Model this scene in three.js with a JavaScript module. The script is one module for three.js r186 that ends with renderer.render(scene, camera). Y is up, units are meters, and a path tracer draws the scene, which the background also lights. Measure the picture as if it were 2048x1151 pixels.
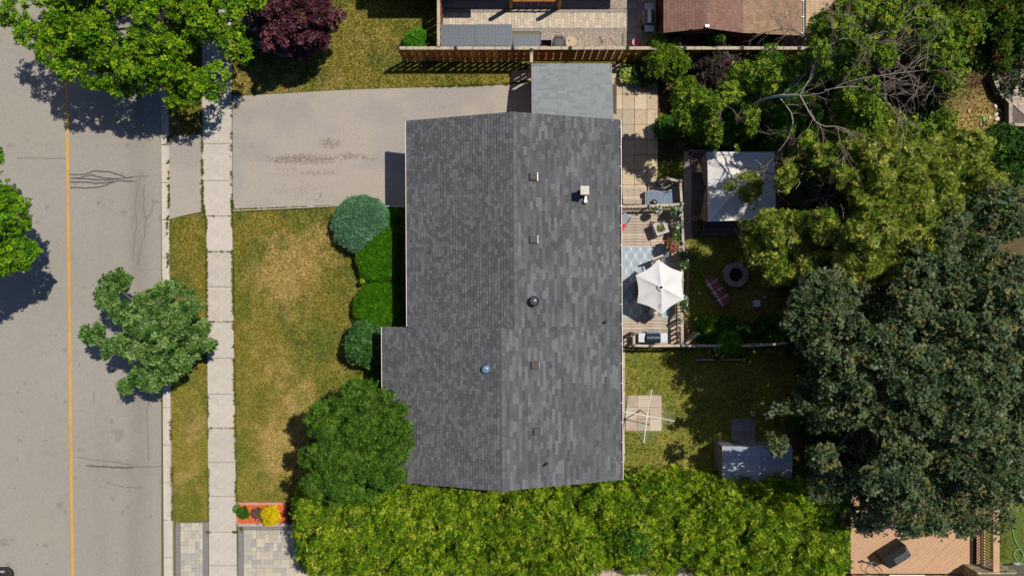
import * as THREE from 'three';
import { Sky } from 'three/addons/objects/Sky.js';
import { mergeGeometries } from 'three/addons/utils/BufferGeometryUtils.js';

// ---------- camera, sky, sun, exposure ----------
const CAM_H = 33, FPX = 1386;                       // metres above the lawn; focal length in photograph pixels
const scene = new THREE.Scene();
const camera = new THREE.PerspectiveCamera(2 * Math.atan(575.5 / FPX) * 180 / Math.PI, 2048 / 1151, 0.5, 2000);
camera.up.set(0, 0, -1);
camera.position.set(0, CAM_H, 0);
camera.lookAt(0, 0, 0);
scene.add(camera);
const renderer = new THREE.WebGLRenderer({ antialias: true });
renderer.toneMapping = THREE.LinearToneMapping;
renderer.toneMappingExposure = 1.1;
renderer.shadowMap.enabled = true;
const sky = new Sky();
sky.scale.setScalar(1500);
const SUN = new THREE.Vector3(0.51, 1, -0.30).normalize();
sky.material.uniforms.sunPosition.value.copy(SUN);
sky.material.uniforms.turbidity.value = 3;
sky.material.uniforms.rayleigh.value = 0.85;
sky.material.uniforms.mieCoefficient.value = 0.004;
scene.add(sky);
scene.environmentIntensity = 0.1;
const sun = new THREE.DirectionalLight(0xfff7ea, 5);
sun.position.copy(SUN).multiplyScalar(70);
sun.castShadow = true;
sun.shadow.mapSize.set(4096, 4096);
Object.assign(sun.shadow.camera, { left: -32, right: 32, top: 26, bottom: -26, near: 10, far: 130 });
scene.add(sun); scene.add(sun.target);

// ---------- helpers ----------
const V = (x, y, z) => new THREE.Vector3(x, y, z);
const P = (px, py, h = 0) => V((px - 1024) / FPX * (CAM_H - h), h, (py - 575.5) / FPX * (CAM_H - h));   // a measured photograph position at height h
const X = (px, h = 0) => (px - 1024) / FPX * (CAM_H - h), Z = (py, h = 0) => (py - 575.5) / FPX * (CAM_H - h);
let seed = 7;
const R = () => { seed = (seed + 0x6D2B79F5) | 0; let t = Math.imul(seed ^ (seed >>> 15), 1 | seed); t = (t + Math.imul(t ^ (t >>> 7), 61 | t)) ^ t; return ((t ^ (t >>> 14)) >>> 0) / 4294967296; };
const rr = (a, b) => a + (b - a) * R();
const reseed = (s) => { seed = s; };
const clamp = (x, a = 0, b = 1) => Math.min(b, Math.max(a, x));
const sm = (a, b, x) => { const t = clamp((x - a) / (b - a)); return t * t * (3 - 2 * t); };
const mix = (a, b, t) => a + (b - a) * t;
const mix3 = (a, b, t) => [mix(a[0], b[0], t), mix(a[1], b[1], t), mix(a[2], b[2], t)];
const s2l = (c) => c <= 0.04045 ? c / 12.92 : ((c + 0.055) / 1.055) ** 2.4;
const l2s = (c) => c <= 0.0031308 ? c * 12.92 : 1.055 * c ** (1 / 2.4) - 0.055;
const KL = 1.5;                                       // how much brighter than its base colour a sunlit surface stands in the photograph
const lin = (r, g, b, k = 1) => [s2l(r / 255) / KL * k, s2l(g / 255) / KL * k, s2l(b / 255) / KL * k];
function hash(ix, iy, s) { let h = Math.imul(ix | 0, 374761393) + Math.imul(iy | 0, 668265263) + Math.imul(s | 0, 1274126177); h = Math.imul(h ^ (h >>> 13), 1274126177); return ((h ^ (h >>> 16)) >>> 0) / 4294967296; }
function vn(x, y, s = 0, per = 0) {
  const ix = Math.floor(x), iy = Math.floor(y), fx = x - ix, fy = y - iy, u = fx * fx * (3 - 2 * fx), v = fy * fy * (3 - 2 * fy);
  const w = (i) => per ? ((i % per) + per) % per : i;
  return mix(mix(hash(w(ix), w(iy), s), hash(w(ix + 1), w(iy), s), u), mix(hash(w(ix), w(iy + 1), s), hash(w(ix + 1), w(iy + 1), s), u), v);
}
function fbm(x, y, o = 4, s = 0, per = 0) { let a = 0.5, t = 0, n = 0; for (let i = 0; i < o; i++) { t += a * vn(x, y, s + i * 17, per); n += a; x *= 2; y *= 2; per *= 2; a *= 0.5; } return t / n; }
function worley(x, y, s = 0) {
  const ix = Math.floor(x), iy = Math.floor(y); let d1 = 9, d2 = 9;
  for (let j = -1; j < 2; j++) for (let i = -1; i < 2; i++) { const d = Math.hypot(ix + i + hash(ix + i, iy + j, s) - x, iy + j + hash(ix + i, iy + j, s + 5) - y); if (d < d1) { d2 = d1; d1 = d; } else if (d < d2) d2 = d; }
  return [d1, d2];
}
function tex(w, h, fn, srgb = true, wrap = THREE.RepeatWrapping) {      // fn(u, v) -> linear colour
  const d = new Uint8Array(w * h * 4);
  for (let j = 0; j < h; j++) for (let i = 0; i < w; i++) {
    const c = fn((i + 0.5) / w, (j + 0.5) / h), k = (j * w + i) * 4;
    for (let q = 0; q < 3; q++) d[k + q] = Math.round(255 * clamp(srgb ? l2s(Math.max(0, c[q])) : c[q]));
    d[k + 3] = 255;
  }
  const t = new THREE.DataTexture(d, w, h);
  t.wrapS = t.wrapT = wrap; t.magFilter = THREE.LinearFilter; t.minFilter = THREE.LinearMipmapLinearFilter; t.generateMipmaps = true;
  if (srgb) t.colorSpace = THREE.SRGBColorSpace;
  t.needsUpdate = true;
  return t;
}
const g3 = (x) => [x, x, x];
const grainT = tex(512, 512, (u, v) => g3(0.62 + 0.38 * (0.55 * fbm(u * 6, v * 6, 4, 3, 6) + 0.45 * fbm(u * 120, v * 120, 2, 9, 120))));
const speckT = tex(512, 512, (u, v) => g3(0.45 + 0.55 * clamp(0.35 + 0.9 * (hash(u * 512, v * 512, 2) - 0.5) + 0.8 * (fbm(u * 60, v * 60, 2, 4, 60) - 0.3))));
const woodT = tex(512, 128, (u, v) => { const n = fbm(u * 4, v * 16, 3, 21, 0), s = vn(u * 5, v * 60, 33), k = fbm(u * 30, v * 60, 2, 41); return g3(clamp(0.55 + 0.45 * (0.4 * n + 0.4 * s + 0.2 * k) - 0.25 * sm(0.72, 0.8, vn(u * 9, v * 9, 77)))); });
const grainB = tex(256, 256, (u, v) => g3(fbm(u * 50, v * 50, 3, 13, 50)), false);
const rep = (t, x, y = x) => { const c = t.clone(); c.repeat.set(x, y); c.needsUpdate = true; return c; };
function mat(c, rough = 0.85, o = {}) {
  const m = new (o.transmission || o.clearcoat || o.sheen ? THREE.MeshPhysicalMaterial : THREE.MeshStandardMaterial)({ roughness: rough, ...o });
  m.color.setRGB(c[0], c[1], c[2]);
  if (o.map) m.color.multiplyScalar(1.2);
  return m;
}
const leafMat = (k = 0.35) => { const m = new THREE.MeshPhysicalMaterial({ roughness: 0.75, specularIntensity: 0.12, transmission: k, thickness: 0, side: THREE.DoubleSide }); m.color.setRGB(1, 1, 1); return m; };

const used = new Map();
function numbered(n) { const k = used.get(n) || 0; used.set(n, k + 1); return k ? `${n}_${String(k).padStart(3, '0')}` : n; }
function tag(o, label, category, group, kind) { if (label) o.userData.label = label; if (category) o.userData.category = category; if (group) o.userData.group = group; if (kind) o.userData.kind = kind; return o; }
function thing(name, label, category, group) { const o = new THREE.Group(); o.name = numbered(name); scene.add(o); return tag(o, label, category, group); }
function flat(g) { let q = g.index ? g.toNonIndexed() : g; for (const k of Object.keys(q.attributes)) if (!['position', 'normal', 'uv'].includes(k)) q.deleteAttribute(k); if (!q.attributes.normal) q.computeVertexNormals(); return q; }
function boxUV(g, sc = 1) {          // uv in metres, taken from the side each face points to
  const p = g.attributes.position, n = g.attributes.normal, uv = new Float32Array(p.count * 2);
  for (let i = 0; i < p.count; i++) {
    const ax = Math.abs(n.getX(i)), ay = Math.abs(n.getY(i)), az = Math.abs(n.getZ(i)), x = p.getX(i), y = p.getY(i), z = p.getZ(i);
    const [a, b] = ay >= ax && ay >= az ? [x, z] : ax >= az ? [z, y] : [x, y];
    uv[i * 2] = a * sc; uv[i * 2 + 1] = b * sc;
  }
  g.setAttribute('uv', new THREE.BufferAttribute(uv, 2)); return g;
}
function part(name, geos, m, parent, o = {}) {
  geos = [].concat(geos).map(flat);
  const g = geos.length > 1 ? mergeGeometries(geos) : geos[0];
  if (!o.keepUV) boxUV(g, o.uv || 1);
  const e = new THREE.Mesh(g, m); e.name = parent && parent !== scene ? name : numbered(name);
  e.castShadow = e.receiveShadow = true; (parent || scene).add(e);
  if (o.label) e.userData.label = o.label;
  return e;
}
const bx = (w, h, d, x, y, z, ry = 0, rx = 0, rz = 0) => { const g = new THREE.BoxGeometry(w, h, d); if (rx) g.rotateX(rx); if (rz) g.rotateZ(rz); if (ry) g.rotateY(ry); return g.translate(x, y, z); };
const cyl = (r0, r1, h, x, y, z, n = 16, o = false) => new THREE.CylinderGeometry(r0, r1, h, n, 1, o).translate(x, y, z);   // centre
function bar(a, b, w, h = w) {       // a straight bar between two points
  const d = b.clone().sub(a), L = d.length(), g = new THREE.BoxGeometry(w, h, L), q = new THREE.Quaternion();
  const m = new THREE.Matrix4().lookAt(b, a, Math.abs(d.y) / L > 0.99 ? V(0, 0, 1) : V(0, 1, 0)); q.setFromRotationMatrix(m);
  return g.applyQuaternion(q).translate((a.x + b.x) / 2, (a.y + b.y) / 2, (a.z + b.z) / 2);
}
const rod = (a, b, r, n = 6) => new THREE.TubeGeometry(new THREE.LineCurve3(a, b), 1, r, n);
function limbGeo(pts, r0, r1, n = 6) {   // a tapering branch through points
  const c = new THREE.CatmullRomCurve3(pts), seg = Math.max(3, pts.length * 2), fr = c.computeFrenetFrames(seg), pos = [], idx = [];
  for (let i = 0; i <= seg; i++) { const t = i / seg, p = c.getPointAt(t), r = mix(r0, r1, t); for (let j = 0; j < n; j++) { const a = j / n * Math.PI * 2, cx = Math.cos(a) * r, sx = Math.sin(a) * r; pos.push(p.x + fr.normals[i].x * cx + fr.binormals[i].x * sx, p.y + fr.normals[i].y * cx + fr.binormals[i].y * sx, p.z + fr.normals[i].z * cx + fr.binormals[i].z * sx); } }
  for (let i = 0; i < seg; i++) for (let j = 0; j < n; j++) { const a = i * n + j, b = i * n + (j + 1) % n; idx.push(a, b, a + n, b, b + n, a + n); }
  const g = new THREE.BufferGeometry(); g.setAttribute('position', new THREE.Float32BufferAttribute(pos, 3)); g.setIndex(idx); g.computeVertexNormals();
  g.setAttribute('uv', new THREE.Float32BufferAttribute(new Float32Array(pos.length / 3 * 2), 2)); return g;
}
function slab(pts, top, thick) {     // a flat polygon (world x, z pairs) with thickness
  const s = new THREE.Shape(pts.map(([x, z]) => new THREE.Vector2(x, -z)));
  return new THREE.ExtrudeGeometry(s, { depth: thick, bevelEnabled: false }).rotateX(-Math.PI / 2).translate(0, top - thick, 0);
}
const pp = (l, h = 0) => l.map(([a, b]) => [X(a, h), Z(b, h)]);
function clipPoly(poly, clip) {      // Sutherland-Hodgman, clip counter-clockwise in x, z
  let out = poly;
  for (let i = 0; i < clip.length && out.length; i++) {
    const a = clip[i], b = clip[(i + 1) % clip.length], inp = out; out = [];
    const side = (p) => (b[0] - a[0]) * (p[1] - a[1]) - (b[1] - a[1]) * (p[0] - a[0]);
    for (let j = 0; j < inp.length; j++) { const p = inp[j], q = inp[(j + 1) % inp.length], sp = side(p), sq = side(q); if (sp >= 0) out.push(p); if (sp * sq < 0) { const t = sp / (sp - sq); out.push([mix(p[0], q[0], t), mix(p[1], q[1], t)]); } }
  }
  return out;
}
const inside = (x, z, poly) => { let c = false; for (let i = 0, j = poly.length - 1; i < poly.length; j = i++) { const [xi, zi] = poly[i], [xj, zj] = poly[j]; if (zi > z !== zj > z && x < (xj - xi) * (z - zi) / (zj - zi) + xi) c = !c; } return c; };
// many alike box-shaped pieces: the ones nearest the camera's axis as meshes of their own, what is past the limit joined into one part
const UNIT = boxUV(flat(new THREE.BoxGeometry(1, 1, 1)));
for (let i = 0; i < UNIT.attributes.uv.count * 2; i++) UNIT.attributes.uv.array[i] += 0.5;
function pieces(parent, name, list, mats, o = {}) {
  const most = o.most ?? 300;
  const order = list.map((p) => [p, p.far ?? Math.hypot(p.p[0], p.p[2])]).sort((a, b) => a[1] - b[1]).map((e) => e[0]);
  order.slice(0, most).forEach((q) => {
    const e = new THREE.Mesh(UNIT, mats[q.t]); e.name = name; e.castShadow = e.receiveShadow = true;
    e.position.set(...q.p); e.scale.set(...q.s); if (q.e) e.rotation.set(...q.e); parent.add(e);
  });
  const rest = order.slice(most); if (!rest.length) return;
  const gs = [], m4 = new THREE.Matrix4(), nn = [];
  const P0 = UNIT.attributes.position, N0 = UNIT.attributes.normal, n = P0.count, pos = new Float32Array(rest.length * n * 3), nor = new Float32Array(pos.length), col = new Float32Array(pos.length), uvs = new Float32Array(rest.length * n * 2), v = V(0, 0, 0), eu = new THREE.Euler(), qt = new THREE.Quaternion(), sc = V(1, 1, 1);
  rest.forEach((q, k) => {
    qt.setFromEuler(eu.set(...(q.e || [0, 0, 0]))); const c = mats[q.t].color, c0 = mats[0].map ? 1 : 1;
    for (let i = 0; i < n; i++) {
      v.set(P0.getX(i) * q.s[0], P0.getY(i) * q.s[1], P0.getZ(i) * q.s[2]).applyQuaternion(qt); const a = (k * n + i) * 3;
      pos[a] = v.x + q.p[0]; pos[a + 1] = v.y + q.p[1]; pos[a + 2] = v.z + q.p[2];
      v.set(N0.getX(i), N0.getY(i), N0.getZ(i)).applyQuaternion(qt); nor[a] = v.x; nor[a + 1] = v.y; nor[a + 2] = v.z;
      col[a] = c.r; col[a + 1] = c.g; col[a + 2] = c.b;
      uvs[(k * n + i) * 2] = UNIT.attributes.uv.array[i * 2]; uvs[(k * n + i) * 2 + 1] = UNIT.attributes.uv.array[i * 2 + 1];
    }
  });
  const g = new THREE.BufferGeometry();
  g.setAttribute('position', new THREE.BufferAttribute(pos, 3)); g.setAttribute('normal', new THREE.BufferAttribute(nor, 3)); g.setAttribute('color', new THREE.BufferAttribute(col, 3)); g.setAttribute('uv', new THREE.BufferAttribute(uvs, 2));
  const m = mats[0].clone(); m.color.setRGB(1, 1, 1); m.vertexColors = true;
  const e = new THREE.Mesh(g, m); e.name = o.stuff || name + '_field'; e.castShadow = e.receiveShadow = true; e.userData.kind = 'stuff'; parent.add(e);
}
const tones = (base, n, spread, rough = 0.9, o = {}) => Array.from({ length: n }, (_, i) => { const k = 1 + spread * (2 * (i + 0.5) / n - 1); return mat([base[0] * k, base[1] * k, base[2] * k], rough, o); });

// ---------- foliage ----------
function leafGeo(kind, L, W, n, s) {            // a small spray of leaves round the origin, facing up
  reseed(s); const pos = [];
  const tri = (a, b, c) => pos.push(a.x, a.y, a.z, b.x, b.y, b.z, c.x, c.y, c.z);
  for (let i = 0; i < n; i++) {
    const yaw = i * 2.4 + rr(-0.5, 0.5), pitch = kind === 'spray' ? rr(0.05, 0.9) : rr(-0.35, 0.75), l = L * rr(0.7, 1.15), w = W * rr(0.8, 1.2), m = new THREE.Matrix4();
    const q = new THREE.Quaternion().setFromEuler(new THREE.Euler(rr(-0.5, 0.5), yaw, pitch, 'YZX')), off = V(rr(0.02, 0.35) * L, rr(-0.1, 0.15) * L, 0);
    m.compose(V(0, rr(-0.1, 0.25) * L, 0), q, V(1, 1, 1));
    const T = (x, y, z) => V(x, y, z).add(off).applyMatrix4(m);
    if (kind === 'star') {                       // a five-lobed leaf
      const o = []; for (let k = 0; k < 10; k++) { const a = k / 10 * Math.PI * 2, r = k % 2 ? l * 0.24 : l * (k === 0 ? 0.62 : 0.5); o.push(T(l * 0.5 + Math.cos(a) * r, k % 2 ? 0 : -0.06 * l, Math.sin(a) * r)); }
      const c = T(l * 0.5, 0.02 * l, 0); for (let k = 0; k < 10; k++) tri(c, o[(k + 1) % 10], o[k]);
    } else if (kind === 'spray') { tri(T(0, 0, -w * 0.3), T(0, 0, w * 0.3), T(l, 0, 0)); tri(T(l * 0.3, 0, 0), T(l * 0.45, 0, w), T(l * 0.85, 0.02 * l, w * 0.9)); tri(T(l * 0.3, 0, 0), T(l * 0.85, 0.02 * l, -w * 0.9), T(l * 0.45, 0, -w)); }
    else { const a = T(0, 0, 0), b = T(l * 0.5, 0.12 * w, w * 0.5), c = T(l, -0.08 * l, 0), d = T(l * 0.5, 0.12 * w, -w * 0.5); tri(a, b, c); tri(a, c, d); }
  }
  const g = new THREE.BufferGeometry(); g.setAttribute('position', new THREE.Float32BufferAttribute(pos, 3)); g.computeVertexNormals(); g.setAttribute('uv', new THREE.Float32BufferAttribute(new Float32Array(pos.length / 3 * 2), 2));
  return g;
}
const LM = leafMat(0.14), LMd = leafMat(0.06); LMd.specularIntensity = 0.22; LMd.roughness = 0.55;
function jitterCol(pal) { const a = pal[Math.floor(R() * pal.length)], k = rr(0.7, 1.3), h = rr(-0.08, 0.08); return [a[0] * k * (1 + h), a[1] * k, a[2] * k * (1 - h)]; }
function foliage(parent, name, blobs, count, geo, pal, o = {}) {     // leaf sprays spread over and through a set of rounded clumps
  reseed(o.seed || 11);
  const im = new THREE.InstancedMesh(geo, o.mat || LM, count); im.name = name; im.userData.kind = 'stuff'; im.castShadow = im.receiveShadow = true;
  const wts = blobs.map((b) => b[3] * b[3] * (b[4] || 1)), tot = wts.reduce((a, b) => a + b, 0), up = V(0, 1, 0), m = new THREE.Matrix4(), q = new THREE.Quaternion(), c = new THREE.Color();
  const depth = o.depth ?? 0.45, low = o.low ?? -0.55, lift = o.lift ?? 0.5, jit = o.jitter ?? 0.55; let k = 0, guard = 0;
  while (k < count && guard++ < count * 12) {
    let t = R() * tot, i = 0; while ((t -= wts[i]) > 0 && i < blobs.length - 1) i++;
    const b = blobs[i], d = V(rr(-1, 1), rr(-1, 1), rr(-1, 1)); if (d.lengthSq() > 1 || d.lengthSq() < 0.01) continue; d.normalize(); if (d.y < low) continue;
    const r = b[3] * (R() < (o.rag ?? 0.06) ? rr(1.05, 1.4) : R() < 0.75 ? rr(0.82, 1.06) : rr(1 - depth, 0.9)) * (1 + 0.22 * (vn(d.x * 2.5 + b[0], d.z * 2.5 + d.y * 2 + b[2], 5) - 0.5)), sy = o.squash || 1;
    const p = V(b[0] + d.x * r, b[1] + d.y * r * sy, b[2] + d.z * r);
    if (p.y < 0.04) continue;
    if (o.keep && !o.keep(p)) continue;
    let deep = false; for (let j = 0; j < blobs.length; j++) if (j !== i) { const e = blobs[j], dx = p.x - e[0], dy = (p.y - e[1]) / sy, dz = p.z - e[2]; if (dx * dx + dy * dy + dz * dz < e[3] * e[3] * 0.42) { deep = true; break; } }
    if (deep && R() < 0.85) continue;
    const nrm = d.clone().lerp(up, lift).add(V(rr(-jit, jit), rr(-jit, jit) * 0.5, rr(-jit, jit))).normalize();
    q.setFromUnitVectors(up, nrm).multiply(new THREE.Quaternion().setFromAxisAngle(up, R() * 6.283));
    const s = rr(0.65, 1.25) * (o.size || 1); m.compose(p, q, V(s, s, s)); im.setMatrixAt(k, m);
    const jc = jitterCol(o.palAt ? o.palAt(p, b) : pal); c.setRGB(jc[0], jc[1], jc[2]); im.setColorAt(k, c); k++;
  }
  im.count = k; im.instanceMatrix.needsUpdate = true; parent.add(im); return im;
}
function crownBlobs(c, rad, n, br, s, o = {}) {     // clumps over the upper shell of an uneven crown
  reseed(s); const out = [];
  for (let i = 0; i < n; i++) {
    const y = 1 - (i + 0.5) / n * (o.span ?? 1.35), a = i * 2.399 + rr(-0.35, 0.35), q = Math.sqrt(Math.max(0, 1 - y * y)), f = rr(o.in ?? 0.62, o.out ?? 0.9);
    out.push([c[0] + Math.cos(a) * q * rad[0] * f, c[1] + y * rad[1] * f, c[2] + Math.sin(a) * q * rad[2] * f, br * rr(0.7, 1.2)]);
  }
  return out;
}
function lobed(c, rad, n, br, m, s, o = {}) {       // a crown of boughs, each carrying its own tufts, with gaps between
  const out = [];
  for (const b of crownBlobs(c, rad, n, br, s, o)) { out.push([b[0], b[1] - b[3] * 0.25, b[2], b[3] * 0.55, 0.7]); for (let i = 0; i < m; i++) { const a = i / m * 6.283 + R(), y = rr(-0.15, 0.75), q = Math.sqrt(1 - y * y), f = b[3] * rr(0.6, 0.95); out.push([b[0] + Math.cos(a) * q * f, b[1] + y * f * 0.8, b[2] + Math.sin(a) * q * f, b[3] * rr(0.24, 0.42)]); } }
  return out;
}
const barkM = mat(lin(120, 105, 90, 0.7), 0.95, { map: rep(grainT, 3) }), barkGrey = mat(lin(190, 180, 165, 0.8), 0.9, { map: rep(grainT, 4) }), barkWhite = mat(lin(235, 230, 220, 0.85), 0.85, { map: rep(grainT, 5) });
function trunkAndLimbs(t, base, top, r, blobs, m, nl = 12) {
  const b = V(...base), e = V(...top), mid = b.clone().lerp(e, 0.5).add(V(rr(-0.12, 0.12), 0, rr(-0.12, 0.12)));
  part('trunk', limbGeo([b, mid, e], r, r * 0.55, 9), m, t);
  const st = Math.max(1, Math.floor(blobs.length / nl));
  for (let i = 0; i < blobs.length; i += st) {
    const B = V(blobs[i][0], blobs[i][1], blobs[i][2]), s = mid.clone().lerp(e, rr(0.1, 1)), k = s.clone().lerp(B, 0.5).add(V(rr(-0.2, 0.2), rr(0, 0.3), rr(-0.2, 0.2)));
    part('limb', limbGeo([s, k, B], r * 0.4, r * 0.08, 5), m, t);
  }
}

// ---------- ground, road, pavements, lawns ----------
const structure = (o) => { o.userData.kind = 'structure'; return o; };
const DRY = [[585, 520, 95, 1], [560, 575, 70, 0.8], [640, 470, 40, 0.6], [545, 720, 60, 0.5], [600, 800, 80, 0.8], [590, 900, 70, 0.9], [530, 860, 60, 0.5], [560, 950, 60, 0.7], [500, 650, 40, 0.3], [660, 700, 50, 0.3], [385, 860, 45, 0.9], [385, 960, 50, 0.7], [395, 620, 30, 0.5], [345, 250, 25, 0.9], [500, 180, 45, 0.8], [560, 170, 60, 0.6], [640, 165, 50, 0.3], [700, 60, 60, 0.4], [770, 75, 50, 0.5], [1350, 935, 70, 0.5], [1400, 900, 50, 0.3], [1960, 215, 60, 1.1], [1940, 230, 50, 1], [1345, 215, 35, 0.6], [1400, 225, 45, 0.6]].map(([a, b, r, k]) => [X(a), Z(b), r / 42, k]);
const GREEN = lin(118, 120, 40), DEEP = lin(84, 106, 42), OLIVE = lin(146, 134, 52), STRAW = lin(200, 168, 104), SOIL = lin(92, 72, 52);
function gcol(x, z) {
  let dry = -0.25 + 0.75 * (fbm(x * 0.55 + 9, z * 0.55 + 4, 3, 50) - 0.35);
  for (const [cx, cz, r, k] of DRY) { const d = ((x - cx) ** 2 + (z - cz) ** 2) / (r * r); if (d < 5) dry += k * Math.exp(-d * 1.3) * (0.35 + 0.95 * fbm(x * 2.1, z * 2.1, 3, 60)); }
  dry = sm(0.0, 0.95, dry + 0.8 * (fbm(x * 2.6, z * 2.6, 4, 70) - 0.5));
  const gr = fbm(x * 1.1 + 40, z * 1.1, 3, 80); let c = mix3(GREEN, OLIVE, sm(0.3, 0.62, gr)); c = mix3(c, DEEP, sm(0.6, 0.74, fbm(x * 0.9, z * 0.9 + 30, 3, 90)) * (1 - dry) * 0.45);
  c = mix3(c, STRAW, dry * 0.8); if (x > 5 && z > -6.5) c = mix3(c, lin(114, 128, 44), 0.5); else c = mix3(c, lin(116, 116, 44), 0.18);
  if (x > 5.4 && z < 8) {                                  // bare soil in the planting beds and under the trees
    const bed = sm(0.42, 0.6, fbm(x * 0.8 + 3, z * 0.8, 3, 95) + (z < -8.3 ? 0.4 : 0) + (x > 13 ? 0.12 : x < 12.5 && z > -6 ? -0.5 : -0.1));
    c = mix3(c, SOIL, bed * (x > 19.5 && z > -9.5 && z < -7 ? 0.3 : 0.85));
  }
  return c;
}
const ground = structure(part('ground', new THREE.CircleGeometry(700, 64).rotateX(-Math.PI / 2).translate(0, -0.16, 0), mat(lin(105, 100, 45), 1, { map: rep(grainT, 0.4) }), scene));

// road with its wear, sealed cracks and staining
const RW = 8.8, RH = 31, RX0 = X(322) - RW, RZ0 = -RH / 2;
const tarLines = [[[137, 348], [165, 348], [183, 341], [215, 343], [245, 352]], [[138, 356], [155, 355], [178, 349], [205, 355], [232, 357], [262, 352], [295, 351]], [[150, 356], [180, 358], [210, 359], [232, 356]], [[137, 363], [165, 363], [195, 366], [232, 361], [270, 361]], [[137, 374], [170, 375], [195, 374], [222, 364]], [[170, 932], [205, 934], [240, 936], [322, 934]]].map((l) => l.map(([a, b]) => [X(a), Z(b)]));
const fineCracks = [[[285, 368], [283, 410], [288, 440], [286, 470], [278, 500], [272, 530]], [[278, 345], [265, 415], [270, 440], [266, 470], [262, 520]], [[287, 440], [300, 425], [303, 400]], [[292, 700], [290, 740], [293, 800], [291, 850], [294, 920]], [[160, 660], [185, 645], [205, 630]], [[30, 315], [80, 315], [130, 316]], [[150, 915], [180, 920], [220, 925], [260, 930]], [[210, 965], [240, 975], [280, 976]]].map((l) => l.map(([a, b]) => [X(a), Z(b)]));
function segDist(x, z, l) { let best = 9; for (let i = 0; i < l.length - 1; i++) { const [ax, az] = l[i], [bx_, bz] = l[i + 1], dx = bx_ - ax, dz = bz - az, t = clamp(((x - ax) * dx + (z - az) * dz) / (dx * dx + dz * dz)); best = Math.min(best, Math.hypot(x - ax - dx * t, z - az - dz * t)); } return best; }
const ROADC = lin(156, 149, 139), ROADW = lin(165, 158, 147), ROADD = lin(124, 116, 107), TAR = lin(70, 66, 70);
const roadT = tex(440, 1550, (u, v) => {
  const x = RX0 + u * RW, z = RZ0 + v * RH; let c = mix3(ROADC, ROADW, fbm(x * 0.5, z * 0.25, 3, 101));
  c = mix3(c, lin(160, 156, 138), sm(0.5, 0.75, fbm(x * 0.4 + 7, z * 0.5, 3, 105)) * (x < X(130) ? 0.5 : 0.2));
  const lane = Math.exp(-(((x - X(272)) / 0.55) ** 2)) * 0.5 * fbm(x * 1.4, z * 0.5, 3, 110) + Math.exp(-(((x - X(200)) / 0.5) ** 2)) * 0.1 * fbm(x * 2, z * 0.4, 2, 111);
  c = mix3(c, ROADD, lane * 1.3 + 0.5 * Math.exp(-(((x - X(250)) / 1.2) ** 2 + ((z - Z(935)) / 0.7) ** 2)) * fbm(x * 3, z * 3, 3, 113));
  const n = fbm(x * 9, z * 9, 2, 120) - 0.5, wob = 0.05 * (fbm(x * 4, z * 4, 2, 125) - 0.5);
  for (const l of tarLines) { const d = segDist(x + wob, z + wob, l); if (d < 0.05) c = mix3(c, TAR, sm(0.045, 0.022, d) * (x > X(262) ? 0.35 : 0.85)); }
  for (const l of fineCracks) { const d = segDist(x + wob * 2, z + wob * 2, l); if (d < 0.06) c = mix3(c, ROADD, sm(0.05, 0.01, d) * 0.75); }
  const sp = hash(u * 440, v * 1550, 4) - 0.5, sp2 = vn(x * 30, z * 30, 8) - 0.5; const k = 1 + 0.1 * sp + 0.1 * sp2 + 0.1 * n;
  if (fbm(x * 2.2, z * 2.2, 2, 140) > 0.83) c = mix3(c, ROADD, 0.4);
  return [c[0] * k, c[1] * k, c[2] * k];
}, true, THREE.MirroredRepeatWrapping);
roadT.flipY = false;
const roadG = slab([[-26.5, -60], [X(321, -0.12) + (-60 + 10) * 0.0215 * 0, -60], [X(321, -0.12), -60], [X(322, -0.12), 60], [-26.5, 60]], -0.12, 0.05);
{ const p = roadG.attributes.position, uv = roadG.attributes.uv; for (let i = 0; i < p.count; i++) uv.setXY(i, (p.getX(i) - RX0) / RW, (p.getZ(i) - RZ0) / RH); }
const road = structure(part('road', roadG, new THREE.MeshStandardMaterial({ map: roadT, roughness: 0.92, bumpMap: rep(grainB, 4), bumpScale: 0.003 }), scene, { keepUV: true }));
const lineT = tex(64, 1024, (u, v) => { const c = mix3(lin(236, 172, 56), lin(205, 150, 60), fbm(u * 3, v * 90, 3, 150)), w = sm(0.62, 0.8, fbm(u * 9, v * 260, 3, 151)) * 0.6; return mix3(c, ROADC, w); });
{ const a = slab([[X(125.2, -0.12), Z(-200, -0.12)], [X(130.6, -0.12), Z(-200, -0.12)], [X(150.5, -0.12), Z(1400, -0.12)], [X(145.1, -0.12), Z(1400, -0.12)]], -0.112, 0.008); const p = a.attributes.position, uv = a.attributes.uv; for (let i = 0; i < p.count; i++) uv.setXY(i, (p.getX(i) - X(125)) / 0.15 * 0.2, p.getZ(i) / 40); part('lane_line', a, new THREE.MeshStandardMaterial({ map: lineT, roughness: 0.7 }), road, { keepUV: true, label: 'yellow painted centre line' }); }
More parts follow.
